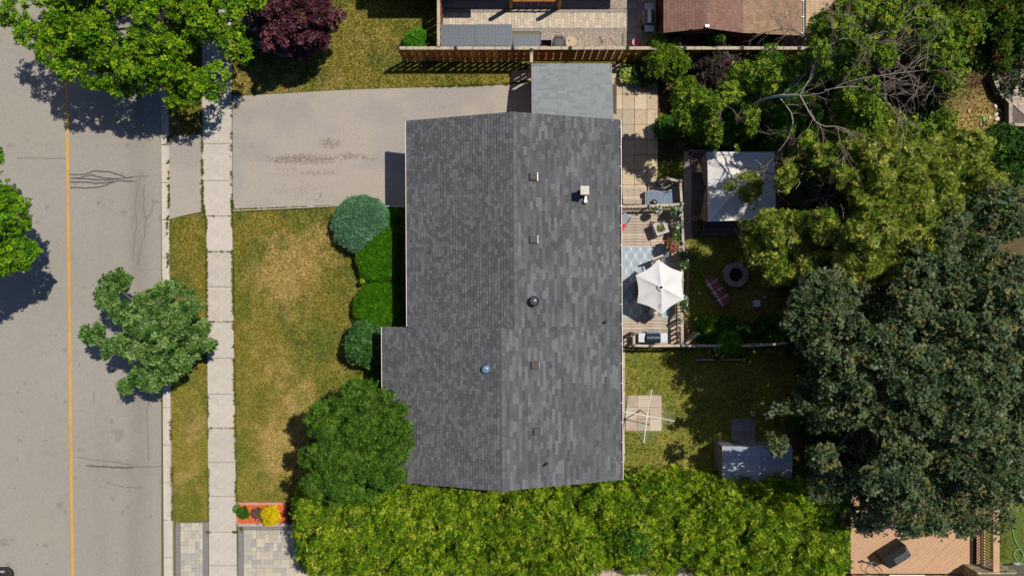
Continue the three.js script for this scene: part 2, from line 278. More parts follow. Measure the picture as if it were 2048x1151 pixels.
// kerb with gutter pan
const kerb = thing('kerb', null, null); structure(kerb);
const concM = tones(lin(208, 198, 184), 4, 0.05, 0.92, { map: grainT });
for (let y = -160, i = 0; y < 1330; y += 75, i++) {
  const sx = (yy) => 321 + (yy - 130) * 0.006, dr = y > 230 && y < 420 || y > 1020;
  const a0 = sx(y), a1 = sx(y + 74), g = slab(pp([[a0, y], [a0 + 9.5, y], [a1 + 9.5, y + 74], [a1, y + 74]], -0.1), -0.105, 0.05);
  const w0 = dr ? 6.5 : 5.2, h = dr ? -0.045 : 0.015;
  const k = slab([[X(a0 + 9.8, -0.1), Z(y)], [X(a0 + 10 + w0), Z(y)], [X(a1 + 10 + w0), Z(y + 74)], [X(a1 + 9.8, -0.1), Z(y + 74)]], h, 0.16);
  part('gutter_pan', g, concM[i % 4], kerb); part('kerb_stone', k, concM[(i + 2) % 4], kerb);
}
// sidewalk slabs
const sidewalk = thing('sidewalk', null, null); structure(sidewalk);
const walkM = tones(lin(203, 193, 180), 5, 0.06, 0.92, { map: grainT });
{
  const js = [-210, -140, -68, 4, 75, 147, 217, 287, 361, 432, 503, 573, 643.5, 716, 788, 855, 924, 992, 1063, 1130, 1200, 1270, 1340];
  const lx = (y) => y < 432 ? 404.5 + y * 0.001 : 413 + (y - 432) * 0.0068 + (y > 985 ? 0.5 : 0), rx = (y) => 462 + (y > 432 ? (y - 432) * 0.0085 : 0) + y * 0.0045;
  for (let i = 0; i < js.length - 1; i++) { const a = js[i] + 0.45, b = js[i + 1] - 0.45; part('slab', slab(pp([[lx(a + 1), a], [rx(a), a], [rx(b), b], [lx(b), b]]), 0.03 + rr(-0.004, 0.004), 0.12), walkM[i % 5], sidewalk); }
}
// asphalt driveway with its cracked patch, and the apron beside the kerb
const DC = lin(175, 165, 152), DCg = lin(165, 157, 148), DSTAIN = lin(142, 124, 106), DCRK = lin(98, 82, 68);
const CRK = [[600, 318, 70, 11, 1], [625, 318, 60, 10, 1], [660, 288, 22, 12, 0.9], [700, 312, 36, 8, 0.8], [640, 345, 55, 8, 0.55], [600, 380, 80, 22, 0.4], [640, 395, 60, 22, 0.3], [580, 345, 40, 30, 0.35], [735, 317, 25, 4, 0.6]].map(([a, b, c, d, k]) => [X(a), Z(b), c / 42, d / 42, k]);
const DX0 = X(455), DZ0 = Z(160), DW = 15, DH = 7;
const driveT = tex(1200, 560, (u, v) => {
  const x = DX0 + u * DW, z = DZ0 + v * DH; let c = mix3(DC, DCg, sm(0.4, 0.65, fbm(x * 0.5, z * 0.6, 3, 201)));
  let m = 0; for (const [cx, cz, a, b, k] of CRK) m = Math.max(m, k * Math.exp(-(((x - cx) / a) ** 2 + ((z - cz) / b) ** 2)));
  c = mix3(c, DSTAIN, sm(0.35, 1, m * (0.5 + fbm(x * 4, z * 4, 3, 210))) * 0.55);
  for (const [a, b, ra, rb] of [[880, 215, 24, 9], [800, 215, 14, 6], [515, 257, 6, 4], [1010, 215, 10, 8]]) c = mix3(c, DSTAIN, 0.5 * sm(0.55, 0.75, fbm(x * 5, z * 5, 3, 211)) * Math.exp(-(((x - X(a)) * 42 / ra) ** 2 + ((z - Z(b)) * 42 / rb) ** 2)));
  const wx = x + 0.1 * fbm(x * 3, z * 3, 2, 215), wz = z + 0.1 * fbm(x * 3, z * 3, 2, 216), [d1, d2] = worley(wx * 4.6, wz * 4.6, 7), [e1, e2] = worley(wx * 2.6, wz * 2.6, 9);
  c = mix3(c, DCRK, sm(0.17, 0.05, d2 - d1) * sm(0.22, 0.6, m + 0.25 * (fbm(x * 2, z * 2, 2, 219) - 0.5)) * 0.58);
  c = mix3(c, DCRK, sm(0.05, 0.01, e2 - e1) * sm(0.12, 0.4, m) * 0.5);
  const k = 1 + 0.22 * (hash(u * 1200, v * 560, 5) - 0.5) + 0.12 * (vn(x * 25, z * 25, 6) - 0.5); return [c[0] * k, c[1] * k, c[2] * k];
}, true, THREE.MirroredRepeatWrapping);
const aspM = new THREE.MeshStandardMaterial({ map: driveT, roughness: 0.95, bumpMap: rep(grainB, 3), bumpScale: 0.004 });
function asphalt(name, pts, off = 0) { const g = slab(pp(pts), 0.012, 0.12); const p = g.attributes.position, uv = g.attributes.uv; for (let i = 0; i < p.count; i++) uv.setXY(i, (p.getX(i) + off - DX0) / DW, (p.getZ(i) - DZ0) / DH); return structure(part(name, g, aspM, scene, { keepUV: true })); }
asphalt('driveway', [[464.5, 192], [520, 189.5], [560, 187], [640, 182], [700, 179], [780, 176.5], [850, 174.5], [950, 172.5], [1030, 168], [1062, 167], [1062, 275], [845, 275], [845, 412], [770, 413], [665, 412], [560, 415], [470, 420], [465.5, 417]]);
asphalt('driveway_apron', [[337.5, 283], [345, 274], [360, 270], [404, 268], [404, 423], [385, 427], [365, 431], [341, 437], [338, 428]], 12.2);
// lawns: each a sheet of turf and its blades
const LAWNS = {
  verge: [[[334, -120], [404, -120], [404, 269], [362, 271], [346, 276], [338, 286]]],
  boulevard: [[[337, 438], [366, 432], [388, 428], [410, 424], [413, 436], [414.5, 640], [417, 985], [417.5, 1040], [351, 1044], [344, 900]]],
  north: [[[463.5, -120], [873, -120], [873, 98], [1044, 124], [1040, 150], [1022, 167], [950, 171], [850, 173.5], [780, 175.5], [700, 178], [640, 181], [560, 186], [520, 188.5], [464, 191]]],
  front: [[[464.5, 419], [560, 416], [665, 413], [860, 414], [860, 980], [572, 1003], [474, 1003.5], [467.5, 640]]],
};
const patchM = new Map();
function lawn(name, pts) {
  const w = pp(pts), xs = w.map((p) => p[0]), zs = w.map((p) => p[1]), x0 = Math.min(...xs), z0 = Math.min(...zs), W = Math.max(...xs) - x0, D = Math.max(...zs) - z0;
  const t = tex(Math.min(900, Math.ceil(W * 22)), Math.min(1100, Math.ceil(D * 22)), (u, v) => { const x = x0 + u * W, z = z0 + v * D, c = gcol(x, z), k = 0.72 + 0.5 * (0.5 * hash(x * 60, z * 60, 3) + 0.5 * vn(x * 12, z * 12, 4)); return [c[0] * k, c[1] * k, c[2] * k]; }, true, THREE.ClampToEdgeWrapping);
  const g = slab(w, 0, 0.15), p = g.attributes.position, uv = g.attributes.uv; for (let i = 0; i < p.count; i++) uv.setXY(i, (p.getX(i) - x0) / W, (p.getZ(i) - z0) / D);
  structure(part(name, g, new THREE.MeshStandardMaterial({ map: t, roughness: 1 }), scene, { keepUV: true }));
  return w;
}
const tuftG = (() => { reseed(3); const pos = []; for (let i = 0; i < 6; i++) { const a = rr(0, 6.28), b = rr(0, 6.28), r = rr(0, 0.03), x = Math.cos(b) * r, z = Math.sin(b) * r, w = 0.011, l = rr(0.02, 0.055), h = rr(0.03, 0.065); pos.push(x - Math.sin(a) * w, 0, z + Math.cos(a) * w, x + Math.sin(a) * w, 0, z - Math.cos(a) * w, x + Math.cos(a) * l, h, z + Math.sin(a) * l); } const g = new THREE.BufferGeometry(); g.setAttribute('position', new THREE.Float32BufferAttribute(pos, 3)); g.computeVertexNormals(); return g; })();
const tuftM = leafMat(0.25); tuftM.roughness = 0.9;
function tufts(name, label, w, dens, o = {}) {
  reseed(o.seed || 5); const xs = w.map((p) => p[0]), zs = w.map((p) => p[1]), x0 = Math.min(...xs), x1 = Math.max(...xs), z0 = Math.max(-14.2, Math.min(...zs)), z1 = Math.min(14.2, Math.max(...zs)), n = Math.floor((x1 - x0) * (z1 - z0) * dens);
  const M = [], C = [], m = new THREE.Matrix4(), q = new THREE.Quaternion(), up = V(0, 1, 0), c = new THREE.Color();
  for (let i = 0; i < n; i++) {
    const x = rr(x0, x1), z = rr(z0, z1), e = 0.05 * (fbm(x * 3, z * 3, 2, 300) - 0.45) * 2; if (!inside(x + e, z + e, w)) continue; if (o.not && o.not(x, z)) continue;
    const g = gcol(x, z), k = rr(0.85, 1.75), s = rr(0.6, 1.25) * (o.size || 1); m.compose(V(x, -0.005, z), q.setFromAxisAngle(up, R() * 6.28), V(s, s * (o.tall || 1), s)); M.push(m.clone()); C.push([g[0] * k * rr(0.9, 1.1), g[1] * k, g[2] * k]);
  }
  const im = new THREE.InstancedMesh(tuftG, tuftM, M.length); im.name = numbered(name); M.forEach((a, i) => { im.setMatrixAt(i, a); im.setColorAt(i, c.setRGB(...C[i])); }); im.castShadow = im.receiveShadow = true; scene.add(im);
  return tag(im, label, 'grass', null, 'stuff');
}
const wVerge = lawn('verge_lawn', LAWNS.verge[0]), wBlvd = lawn('boulevard_lawn', LAWNS.boulevard[0]), wNorth = lawn('north_lawn', LAWNS.north[0]), wFront = lawn('front_lawn', LAWNS.front[0]);
tufts('grass', 'short grass of the roadside strip north of the driveway apron', wVerge, 420, { seed: 21 });
tufts('grass', 'half-dry grass of the roadside strip below the driveway apron', wBlvd, 480, { seed: 22 });
tufts('grass', 'grass of the lawn between the asphalt driveway and the wooden fence', wNorth, 420, { seed: 23 });
tufts('grass', 'half-dry grass of the front lawn between sidewalk and house', wFront, 480, { seed: 24 });
const wBack = lawn('back_lawn', [[1236, -160], [2330, -160], [2330, 1330], [1236, 1330]]);
const NOBACK = [[1234, 100, 1316, 412], [1234, 372, 1372, 692], [1366, 298, 1560, 470], [1234, 690, 1250, 962], [1247, 788, 1324, 863], [1428, 870, 1570, 985], [1460, 833, 1512, 880], [1690, 1010, 1990, 1160], [1234, -100, 1640, 98], [2005, 110, 2100, 270]].map(([a, b, c, d]) => [X(a), Z(b), X(c), Z(d)]);
tufts('grass', 'grass of the back yard behind the house', wBack, 230, { seed: 25, not: (x, z) => x > 17 && z > -6.8 && z < 8 || NOBACK.some((r) => x > r[0] && x < r[2] && z > r[1] && z < r[3]) || z > 10.4 && x < 22 || (z < -9.6 && x < 13) });
// weeds in the joints beside the sidewalk and along the edges of the asphalt
{
  reseed(77); const M = [], m = new THREE.Matrix4(), q = new THREE.Quaternion(), up = V(0, 1, 0);
  const edge = (a, b, n, p) => { for (let i = 0; i < n; i++) { const t = R(); if (fbm(t * 14 + a[0], 3, 2, 400) < p) continue; const x = X(mix(a[0], b[0], t) + rr(-1.6, 1.6)), z = Z(mix(a[1], b[1], t)); const s = rr(0.9, 2.1); m.compose(V(x, 0.005, z), q.setFromAxisAngle(up, R() * 6.28), V(s, s, s)); M.push(m.clone()); } };
  edge([404.5, 200], [405.5, 428], 420, 0.36); edge([462.5, 190], [463.5, 420], 170, 0.52); edge([413, 434], [417.5, 1040], 900, 0.42); edge([464.5, 425], [472.5, 1003], 900, 0.42); edge([337, 270], [338, 436], 160, 0.45); edge([407, 410], [410, 434], 120, 0.1); edge([464, 400], [466, 425], 120, 0.1); edge([413, 1062], [420, 1063], 26, 0); edge([466, 1062], [476, 1063], 40, 0); edge([413, 432], [464, 432], 26, 0.5); edge([413, 503], [464, 503], 60, 0.5); edge([415, 643], [465, 643], 40, 0.5); edge([416, 855], [468, 855], 40, 0.5); edge([334, 436], [345, 1040], 500, 0.5); edge([466, 419], [664, 412], 260, 0.42); edge([482, 1054], [484, 1060], 30, 0); edge([1022, 168], [850, 174], 200, 0.45);
  const im = new THREE.InstancedMesh(tuftG, tuftM, M.length), c = new THREE.Color(); M.forEach((a, i) => { im.setMatrixAt(i, a); const g = mix3(lin(80, 110, 30), lin(170, 140, 60), R() < 0.3 ? rr(0.4, 1) : rr(0, 0.3)), k = rr(0.9, 1.6); im.setColorAt(i, c.setRGB(g[0] * k, g[1] * k, g[2] * k)); });
  im.name = 'weeds'; im.castShadow = im.receiveShadow = true; scene.add(im); tag(im, 'weeds growing in the joints along the sidewalk and asphalt edges', 'weeds', null, 'stuff');
}
// neighbour's paved driveway and its apron at the bottom left
const pavM = [lin(200, 190, 170), lin(192, 183, 164), lin(180, 174, 164), lin(168, 165, 160), lin(206, 196, 174), lin(186, 177, 160)].map((c) => mat(c, 0.9, { map: grainT })), borderM = tones(lin(136, 132, 130), 3, 0.06, 0.9, { map: grainT });
function paved(parent, x0, z0, x1, z1, u, mats, h, gap, o = {}) {       // random-laid rectangular pavers
  const nx = Math.round((x1 - x0) / u), nz = Math.round((z1 - z0) / u), ux = (x1 - x0) / nx, uz = (z1 - z0) / nz, occ = new Set(), list = [];
  for (let j = 0; j < nz; j++) for (let i = 0; i < nx; i++) {
    if (occ.has(i + ',' + j)) continue; const k = R(); let w = 1, d = 1; if (k < 0.3) w = 2; else if (k < 0.55) d = 2; else if (k < 0.7) w = d = 2;
    if (i + w > nx || occ.has((i + 1) + ',' + j)) w = 1; if (j + d > nz) d = 1; if (w === 2 && d === 2 && occ.has((i + 1) + ',' + (j + 1))) d = 1;
    for (let a = 0; a < w; a++) for (let b = 0; b < d; b++) occ.add((i + a) + ',' + (j + b));
    list.push({ p: [x0 + (i + w / 2) * ux, h - 0.03 + rr(-0.002, 0.002), z0 + (j + d / 2) * uz], s: [w * ux - gap, 0.06, d * uz - gap], t: Math.floor(R() * mats.length) });
  }
  pieces(parent, 'paver', list, mats, o);
}
const jointM = mat(lin(150, 138, 118, 0.8), 1, { map: speckT });
{
  reseed(90);
  const d = thing('paved_driveway', null, null); structure(d);
  part('joint_sand', bx(9.5, 0.1, 5, X(476) + 4.75, -0.035, Z(1048) + 2.5), jointM, d);
  const lst = []; for (let i = 0; i < 24; i++) lst.push({ p: [X(481.5), 0, Z(1048) + 0.26 + i * 0.2], s: [0.235, 0.06, 0.192], t: i % 3 }); for (let i = 0; i < 38; i++) lst.push({ p: [X(488) + 0.1 + i * 0.2, 0, Z(1053.5)], s: [0.192, 0.06, 0.23], t: (i * 2) % 3 });
  lst.forEach((q) => q.p[1] = -0.005); pieces(d, 'border_paver', lst, borderM);
  paved(d, X(487.5), Z(1059.5), X(487.5) + 4.2, Z(1059.5) + 3.6, 0.2, pavM, 0.022, 0.009, { most: 300 });
  const a = thing('paved_apron', null, null); structure(a);
  part('joint_sand', slab(pp([[351, 1044], [416.5, 1042], [417.5, 1240], [351, 1240]]), 0.012, 0.1), jointM, a);
  const l2 = []; for (let i = 0; i < 20; i++) { l2.push({ p: [X(355.5), -0.008, Z(1045) + 0.1 + i * 0.2], s: [0.21, 0.06, 0.192], t: i % 3 }, { p: [X(411.5), -0.008, Z(1045) + 0.1 + i * 0.2], s: [0.22, 0.06, 0.192], t: (i + 1) % 3 }); }
  for (const q of l2) q.p[1] = 0.0; pieces(a, 'border_paver', l2, borderM);
  paved(a, X(360.8), Z(1045), X(405.6), Z(1045) + 3.4, 0.178, pavM, 0.026, 0.009, { most: 260 });
}
// path beyond the hedge at the bottom edge of the picture
{ reseed(95); const p = thing('garden_path', null, null); structure(p); const l = []; for (let i = 0; i < 22; i++) for (let j = 0; j < 3; j++) l.push({ p: [-3 + i * 0.62, -0.005, 13.2 + j * 0.62], s: [0.6, 0.06, 0.6], t: Math.floor(R() * 4) }); pieces(p, 'slab', l, tones(lin(204, 178, 160), 4, 0.06, 0.9, { map: grainT })); part('soil', bx(13.8, 0.05, 2, 3.6, -0.05, 13.9), jointM, p); }

// ---------- the house ----------
const SLOPE = 0.31, EAVE = 2.75, TILT = Math.atan(SLOPE);
const house = thing('house', 'long single-storey house with grey shingle gable roof in the middle of the lot', 'house');
const HX = (px, py, h) => X(px, h) - Z(py, h) * 0.0058, HZ = (py, h) => Z(py, h);
const XA = -4.53, XB = -5.62, XR = 4.70, ZN = -7.30, ZJ = 1.67, ZS = 8.38;
const rA = (XA + XR) / 2, rB = (XB + XR) / 2, yA = EAVE + SLOPE * (XR - rA), yB = EAVE + SLOPE * (XR - rB);
const roofY = (x) => EAVE + SLOPE * (XR - x);
{
  const brickT = tex(512, 512, (u, v) => { const r = Math.floor(v * 16), uu = u * 8 + (r % 2) * 0.5, fu = uu % 1, fv = (v * 16) % 1, m = fu < 0.05 || fv < 0.12; const k = 0.75 + 0.5 * hash(Math.floor(uu), r, 6); return m ? lin(170, 160, 148) : [0.26 * k, 0.105 * k, 0.07 * k]; });
  const wallM = mat([1 / 1.2, 1 / 1.2, 1 / 1.2], 0.9, { map: rep(brickT, 0.6) });
  const wt = 0.25, x0 = XA + 0.45, x1 = XR - 0.45, xb = XB + 0.45, z0 = ZN + 0.35, z1 = ZS - 0.35;
  const gable = (xa, xb_, z, d) => { const s = new THREE.Shape([new THREE.Vector2(xa, 0), new THREE.Vector2(xb_, 0), new THREE.Vector2(xb_, roofY(XR) + (XR - xb_) * SLOPE - 0.12), new THREE.Vector2((xa + xb_) / 2, roofY((xa + xb_) / 2) - 0.12), new THREE.Vector2(xa, EAVE + (XR - xb_) * SLOPE - 0.12)]); return new THREE.ExtrudeGeometry(s, { depth: d, bevelEnabled: false }).translate(0, 0, z); };
  part('wall', gable(x0, x1, z0, wt), wallM, house);
  part('wall', gable(xb, x1, z1 - wt, wt), wallM, house);
  part('wall', bx(wt, EAVE, z1 - z0 - 2 * wt, x1 - wt / 2, EAVE / 2, (z0 + z1) / 2), wallM, house);
  part('wall', bx(wt, EAVE, ZJ + 0.35 - z0 - wt, x0 + wt / 2, EAVE / 2, (z0 + wt + ZJ + 0.35) / 2), wallM, house);
  part('wall', bx(wt, EAVE, z1 - wt - ZJ - 0.35, xb + wt / 2, EAVE / 2, (z1 - wt + ZJ + 0.35) / 2), wallM, house);
  part('wall', bx(x0 - xb, EAVE, wt, (x0 + xb) / 2, EAVE / 2, ZJ + 0.35 + wt / 2), wallM, house);
  const white = mat(lin(235, 230, 222), 0.5);
  const gd = part('garage_door', bx(0.05, 2.05, 2.6, x0 - 0.02, 1.03, -4.6), white, house);
  for (let i = 0; i < 4; i++) part('door_panel', bx(0.03, 0.42, 2.4, x0 - 0.055, 0.3 + i * 0.5, -4.6), white, gd);
  const glass = mat([0.03, 0.035, 0.04], 0.08);
  for (const [x, z] of [[x0 - 0.03, -1.2], [xb - 0.03, 4.2], [xb - 0.03, 6.6], [x1 + 0.03, -5.2], [x1 + 0.03, 5.6]]) { const w = part('window', bx(0.08, 1.1, 1.5, x, 1.6, z), white, house); part('pane', bx(0.03, 0.92, 1.32, x + Math.sign(x) * 0.04, 1.6, z), glass, w); }
  // roof deck, then shingles piece by piece
  const deckM = mat(lin(72, 72, 74), 0.95, { map: grainT });
  const slope = (xe, xr, za, zb, ye, t = 0.1) => { const yr = ye + Math.abs(xe - xr) * SLOPE, s = new THREE.Shape([new THREE.Vector2(xe, ye), new THREE.Vector2(xr, yr), new THREE.Vector2(xr, yr - t), new THREE.Vector2(xe, ye - t)]); return new THREE.ExtrudeGeometry(s, { depth: zb - za, bevelEnabled: false }).translate(0, 0, za); };
  const roof = part('roof', [slope(XR, rA, ZN, ZJ, EAVE), slope(XA, rA, ZN, ZJ, EAVE), slope(XR, rB, ZJ, ZS, EAVE), slope(XB, rB, ZJ, ZS, EAVE)], deckM, house);
  const soffM = mat(lin(225, 215, 205), 0.6);
  part('fascia', [bx(0.03, 0.18, ZS - ZN, XR - 0.02, EAVE - 0.12, (ZS + ZN) / 2), bx(0.03, 0.18, ZJ - ZN, XA + 0.02, EAVE - 0.12, (ZJ + ZN) / 2), bx(0.03, 0.18, ZS - ZJ, XB + 0.02, EAVE - 0.12, (ZS + ZJ) / 2)], soffM, house);
  const sh = [[90, 91, 93], [97, 98, 100], [104, 105, 107], [112, 113, 115], [123, 124, 126], [84, 85, 87], [93, 91, 91]].map((c) => mat(lin(...c), 0.93, { map: rep(speckT, 1, 2), bumpMap: rep(grainB, 1), bumpScale: 0.002 }));
  const list = [], CO = 0.128;
  reseed(500);
  const courses = (xe, xr, za, zb, left) => {
    const n = Math.floor(Math.abs(xe - xr) / CO), sg = Math.sign(xr - xe);
    for (let i = 0; i < n; i++) {
      let z = za - R() * 0.3; const xc = xe + sg * (i + 0.5) * CO, yc = EAVE + Math.abs(xc - xe) * SLOPE;
      while (z < zb) {
        const L = left ? [0.15, 0.2, 0.25, 0.18][Math.floor(R() * 4)] : [0.24, 0.36, 0.44, 0.6, 0.3][Math.floor(R() * 5)], a = Math.max(z, za), b = Math.min(z + L, zb); z += L;
        if (b - a < 0.03) continue;
        const n2 = fbm(xc * 1.1 + 20, (a + b) / 2 * 0.8, 3, 510), k = R(); let t;
        if (left) { const q = n2 * 0.4 + 0.12 + k * 0.72; t = q < 0.42 ? 5 : q < 0.58 ? 0 : q < 0.74 ? 1 : q < 0.9 ? 2 : q < 1.0 ? 3 : 6; if (k > 0.9) t = 3; }
        else { const q = n2 * 0.55 + 0.08 + k * 0.7; t = q < 0.42 ? 5 : q < 0.56 ? 0 : q < 0.72 ? 1 : q < 0.88 ? 2 : q < 1.0 ? 3 : 4; }
        const th = left ? 0.02 + R() * 0.01 : 0.011 + R() * 0.004;
        list.push({ p: [xc, yc + th * (left ? 0.9 : 0.72), (a + b) / 2], s: [CO * 1.07 + 0.012, th, b - a - 0.005], e: [0, 0, left ? TILT - 0.15 : 0.06 - TILT], t });
      }
    }
  };
  courses(XR + 0.03, rA, ZN - 0.02, ZJ, false); courses(XA - 0.03, rA, ZN - 0.02, ZJ, true); courses(XR + 0.03, rB, ZJ, ZS + 0.02, false); courses(XB - 0.03, rB, ZJ - 0.02, ZS + 0.02, true);
  // ridge caps
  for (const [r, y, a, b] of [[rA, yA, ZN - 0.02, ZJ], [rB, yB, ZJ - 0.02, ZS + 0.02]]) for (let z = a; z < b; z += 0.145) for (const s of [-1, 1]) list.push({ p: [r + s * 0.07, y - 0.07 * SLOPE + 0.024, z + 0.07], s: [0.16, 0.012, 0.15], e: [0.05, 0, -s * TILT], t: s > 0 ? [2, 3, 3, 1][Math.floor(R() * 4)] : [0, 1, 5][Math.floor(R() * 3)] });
  pieces(roof, 'shingle', list, sh, { most: 300, stuff: 'shingle_field' });
  // gutters with hangers
  const gM = mat(lin(236, 226, 216), 0.45), gIn = mat(lin(95, 85, 78), 0.9);
  const gutter = (x, a, b, s) => { const g = part('gutter', [bx(0.012, 0.1, b - a, x + s * 0.115, EAVE - 0.06, (a + b) / 2), bx(0.03, 0.014, b - a, x + s * 0.112, EAVE - 0.008, (a + b) / 2), bx(0.012, 0.12, b - a, x + s * 0.006, EAVE - 0.05, (a + b) / 2), bx(0.12, 0.012, b - a, x + s * 0.06, EAVE - 0.11, (a + b) / 2), bx(0.125, 0.1, 0.012, x + s * 0.06, EAVE - 0.06, a), bx(0.125, 0.1, 0.012, x + s * 0.06, EAVE - 0.06, b)], gM, house); for (let z = a + 0.3; z < b; z += 0.86) part('hanger', bx(0.11, 0.012, 0.035, x + s * 0.055, EAVE - 0.012, z), gM, g); part('debris', bx(0.1, 0.02, b - a - 0.1, x + s * 0.06, EAVE - 0.09, (a + b) / 2), gIn, g); };
  gutter(XR - 0.005, ZN, ZS, 1); gutter(XA + 0.03, ZN, ZJ - 0.02, -1); gutter(XB + 0.02, ZJ, ZS, -1);
  // roof vents, flue, turbine, sun tunnel, pipes
  const brownM = mat(lin(92, 84, 78), 0.95), dk = mat([0.012, 0.012, 0.014], 0.5), metal = mat(lin(190, 186, 180), 0.3, { metalness: 0.6 });
  const onRoof = (px, py, up = 0.1) => { const h = roofY(HX(px, py, 3.8)), x = HX(px, py, h + up), z = HZ(py, h + up); return [x, roofY(x), z]; };
  for (const [px, py, c] of [[1067, 353, 0], [1067.5, 478.5, 0], [1070.5, 730.5, 0], [1075, 862.5, 1]]) {
    const [x, y, z] = onRoof(px, py), v = part('roof_vent', [bx(0.3, 0.15, 0.29, x - 0.02, y + 0.09, z, 0, 0, -TILT * 0.6), bx(0.04, 0.06, 0.3, x + 0.14, y + 0.03, z, 0, 0, -TILT)], c ? mat(lin(84, 84, 86), 0.95) : brownM, house);
    part('flashing', bx(0.46, 0.008, 0.42, x + 0.02, y + 0.022, z, 0, 0, -TILT), c ? sh[2] : sh[1], v); part('louvre', bx(0.02, 0.05, 0.34, x + 0.17, y + 0.02, z, 0, 0, -TILT), metal, v);
  }
  { const [x, y, z] = onRoof(1171, 383, 0.7), cM = mat(lin(220, 212, 200), 0.9, { map: grainT });
    const c = part('chimney', bx(0.27, 0.95, 0.27, x - 0.04, y + 0.3, z - 0.02), mat(lin(150, 150, 150), 0.5), house); part('cap', bx(0.36, 0.07, 0.36, x - 0.04, y + 0.82, z - 0.02), cM, c); part('spark_guard', bx(0.22, 0.1, 0.22, x - 0.04, y + 0.75, z - 0.02), dk, c);
    part('exhaust_hood', [bx(0.14, 0.2, 0.12, x + 0.06, y + 0.12, z + 0.36, 0, 0, 0), bx(0.1, 0.16, 0.3, x + 0.07, y + 0.08, z + 0.28)], mat(lin(250, 248, 244), 0.4), house); }
  { const [x, y, z] = onRoof(1068, 602, 0.3), t = part('turbine_vent', cyl(0.13, 0.15, 0.22, x, y + 0.1, z, 20), dk, house); part('dome', new THREE.SphereGeometry(0.215, 20, 12, 0, 6.3, 0, 1.75).scale(1, 0.75, 1).translate(x, y + 0.26, z), mat([0.02, 0.02, 0.021], 0.35, { clearcoat: 0.4 }), t);
    part('rim', new THREE.TorusGeometry(0.115, 0.012, 6, 24).rotateX(Math.PI / 2).translate(x, y + 0.395, z), mat(lin(150, 135, 115), 0.5), t); part('bolt', new THREE.SphereGeometry(0.03, 8, 6).translate(x, y + 0.425, z), mat(lin(250, 250, 250), 0.3), t); for (let i = 0; i < 12; i++) { const a = i * 0.5236; part('fin', bar(V(x + Math.cos(a) * 0.212, y + 0.2, z + Math.sin(a) * 0.212), V(x + Math.cos(a + 0.3) * 0.13, y + 0.41, z + Math.sin(a + 0.3) * 0.13), 0.01), dk, t); } }
  { const px = 972.5, py = 736, x = HX(px, py, 3.95), z = HZ(py, 3.95), y = EAVE + (x - XB) * SLOPE, t = part('sun_tunnel', [cyl(0.18, 0.2, 0.14, x, y + 0.03, z, 24), new THREE.TorusGeometry(0.17, 0.02, 8, 28).rotateX(Math.PI / 2).translate(x, y + 0.1, z)], mat(lin(85, 95, 110), 0.35, { metalness: 0.3 }), house); part('dome', new THREE.SphereGeometry(0.165, 24, 10, 0, 6.3, 0, 1.4).scale(1, 0.6, 1).translate(x, y + 0.09, z), mat(lin(118, 146, 178), 0.12, { clearcoat: 0.6 }), t); }
  for (const [px, py] of [[1213, 645], [1092.5, 930.5]]) { const [x, y, z] = onRoof(px, py, 0.3), p = part('vent_pipe', cyl(0.045, 0.045, 0.34, x, y + 0.12, z, 12), dk, house); part('collar', cyl(0.06, 0.1, 0.06, x, y + 0.03, z, 12), dk, p); }
  part('downspout', [bx(0.08, 2.5, 0.06, XR - 0.3, 1.3, ZS - 0.5), bx(0.08, 2.5, 0.06, XB + 0.36, 1.3, ZS - 0.5)], gM, house);
}
house.rotation.y = 0.0058;

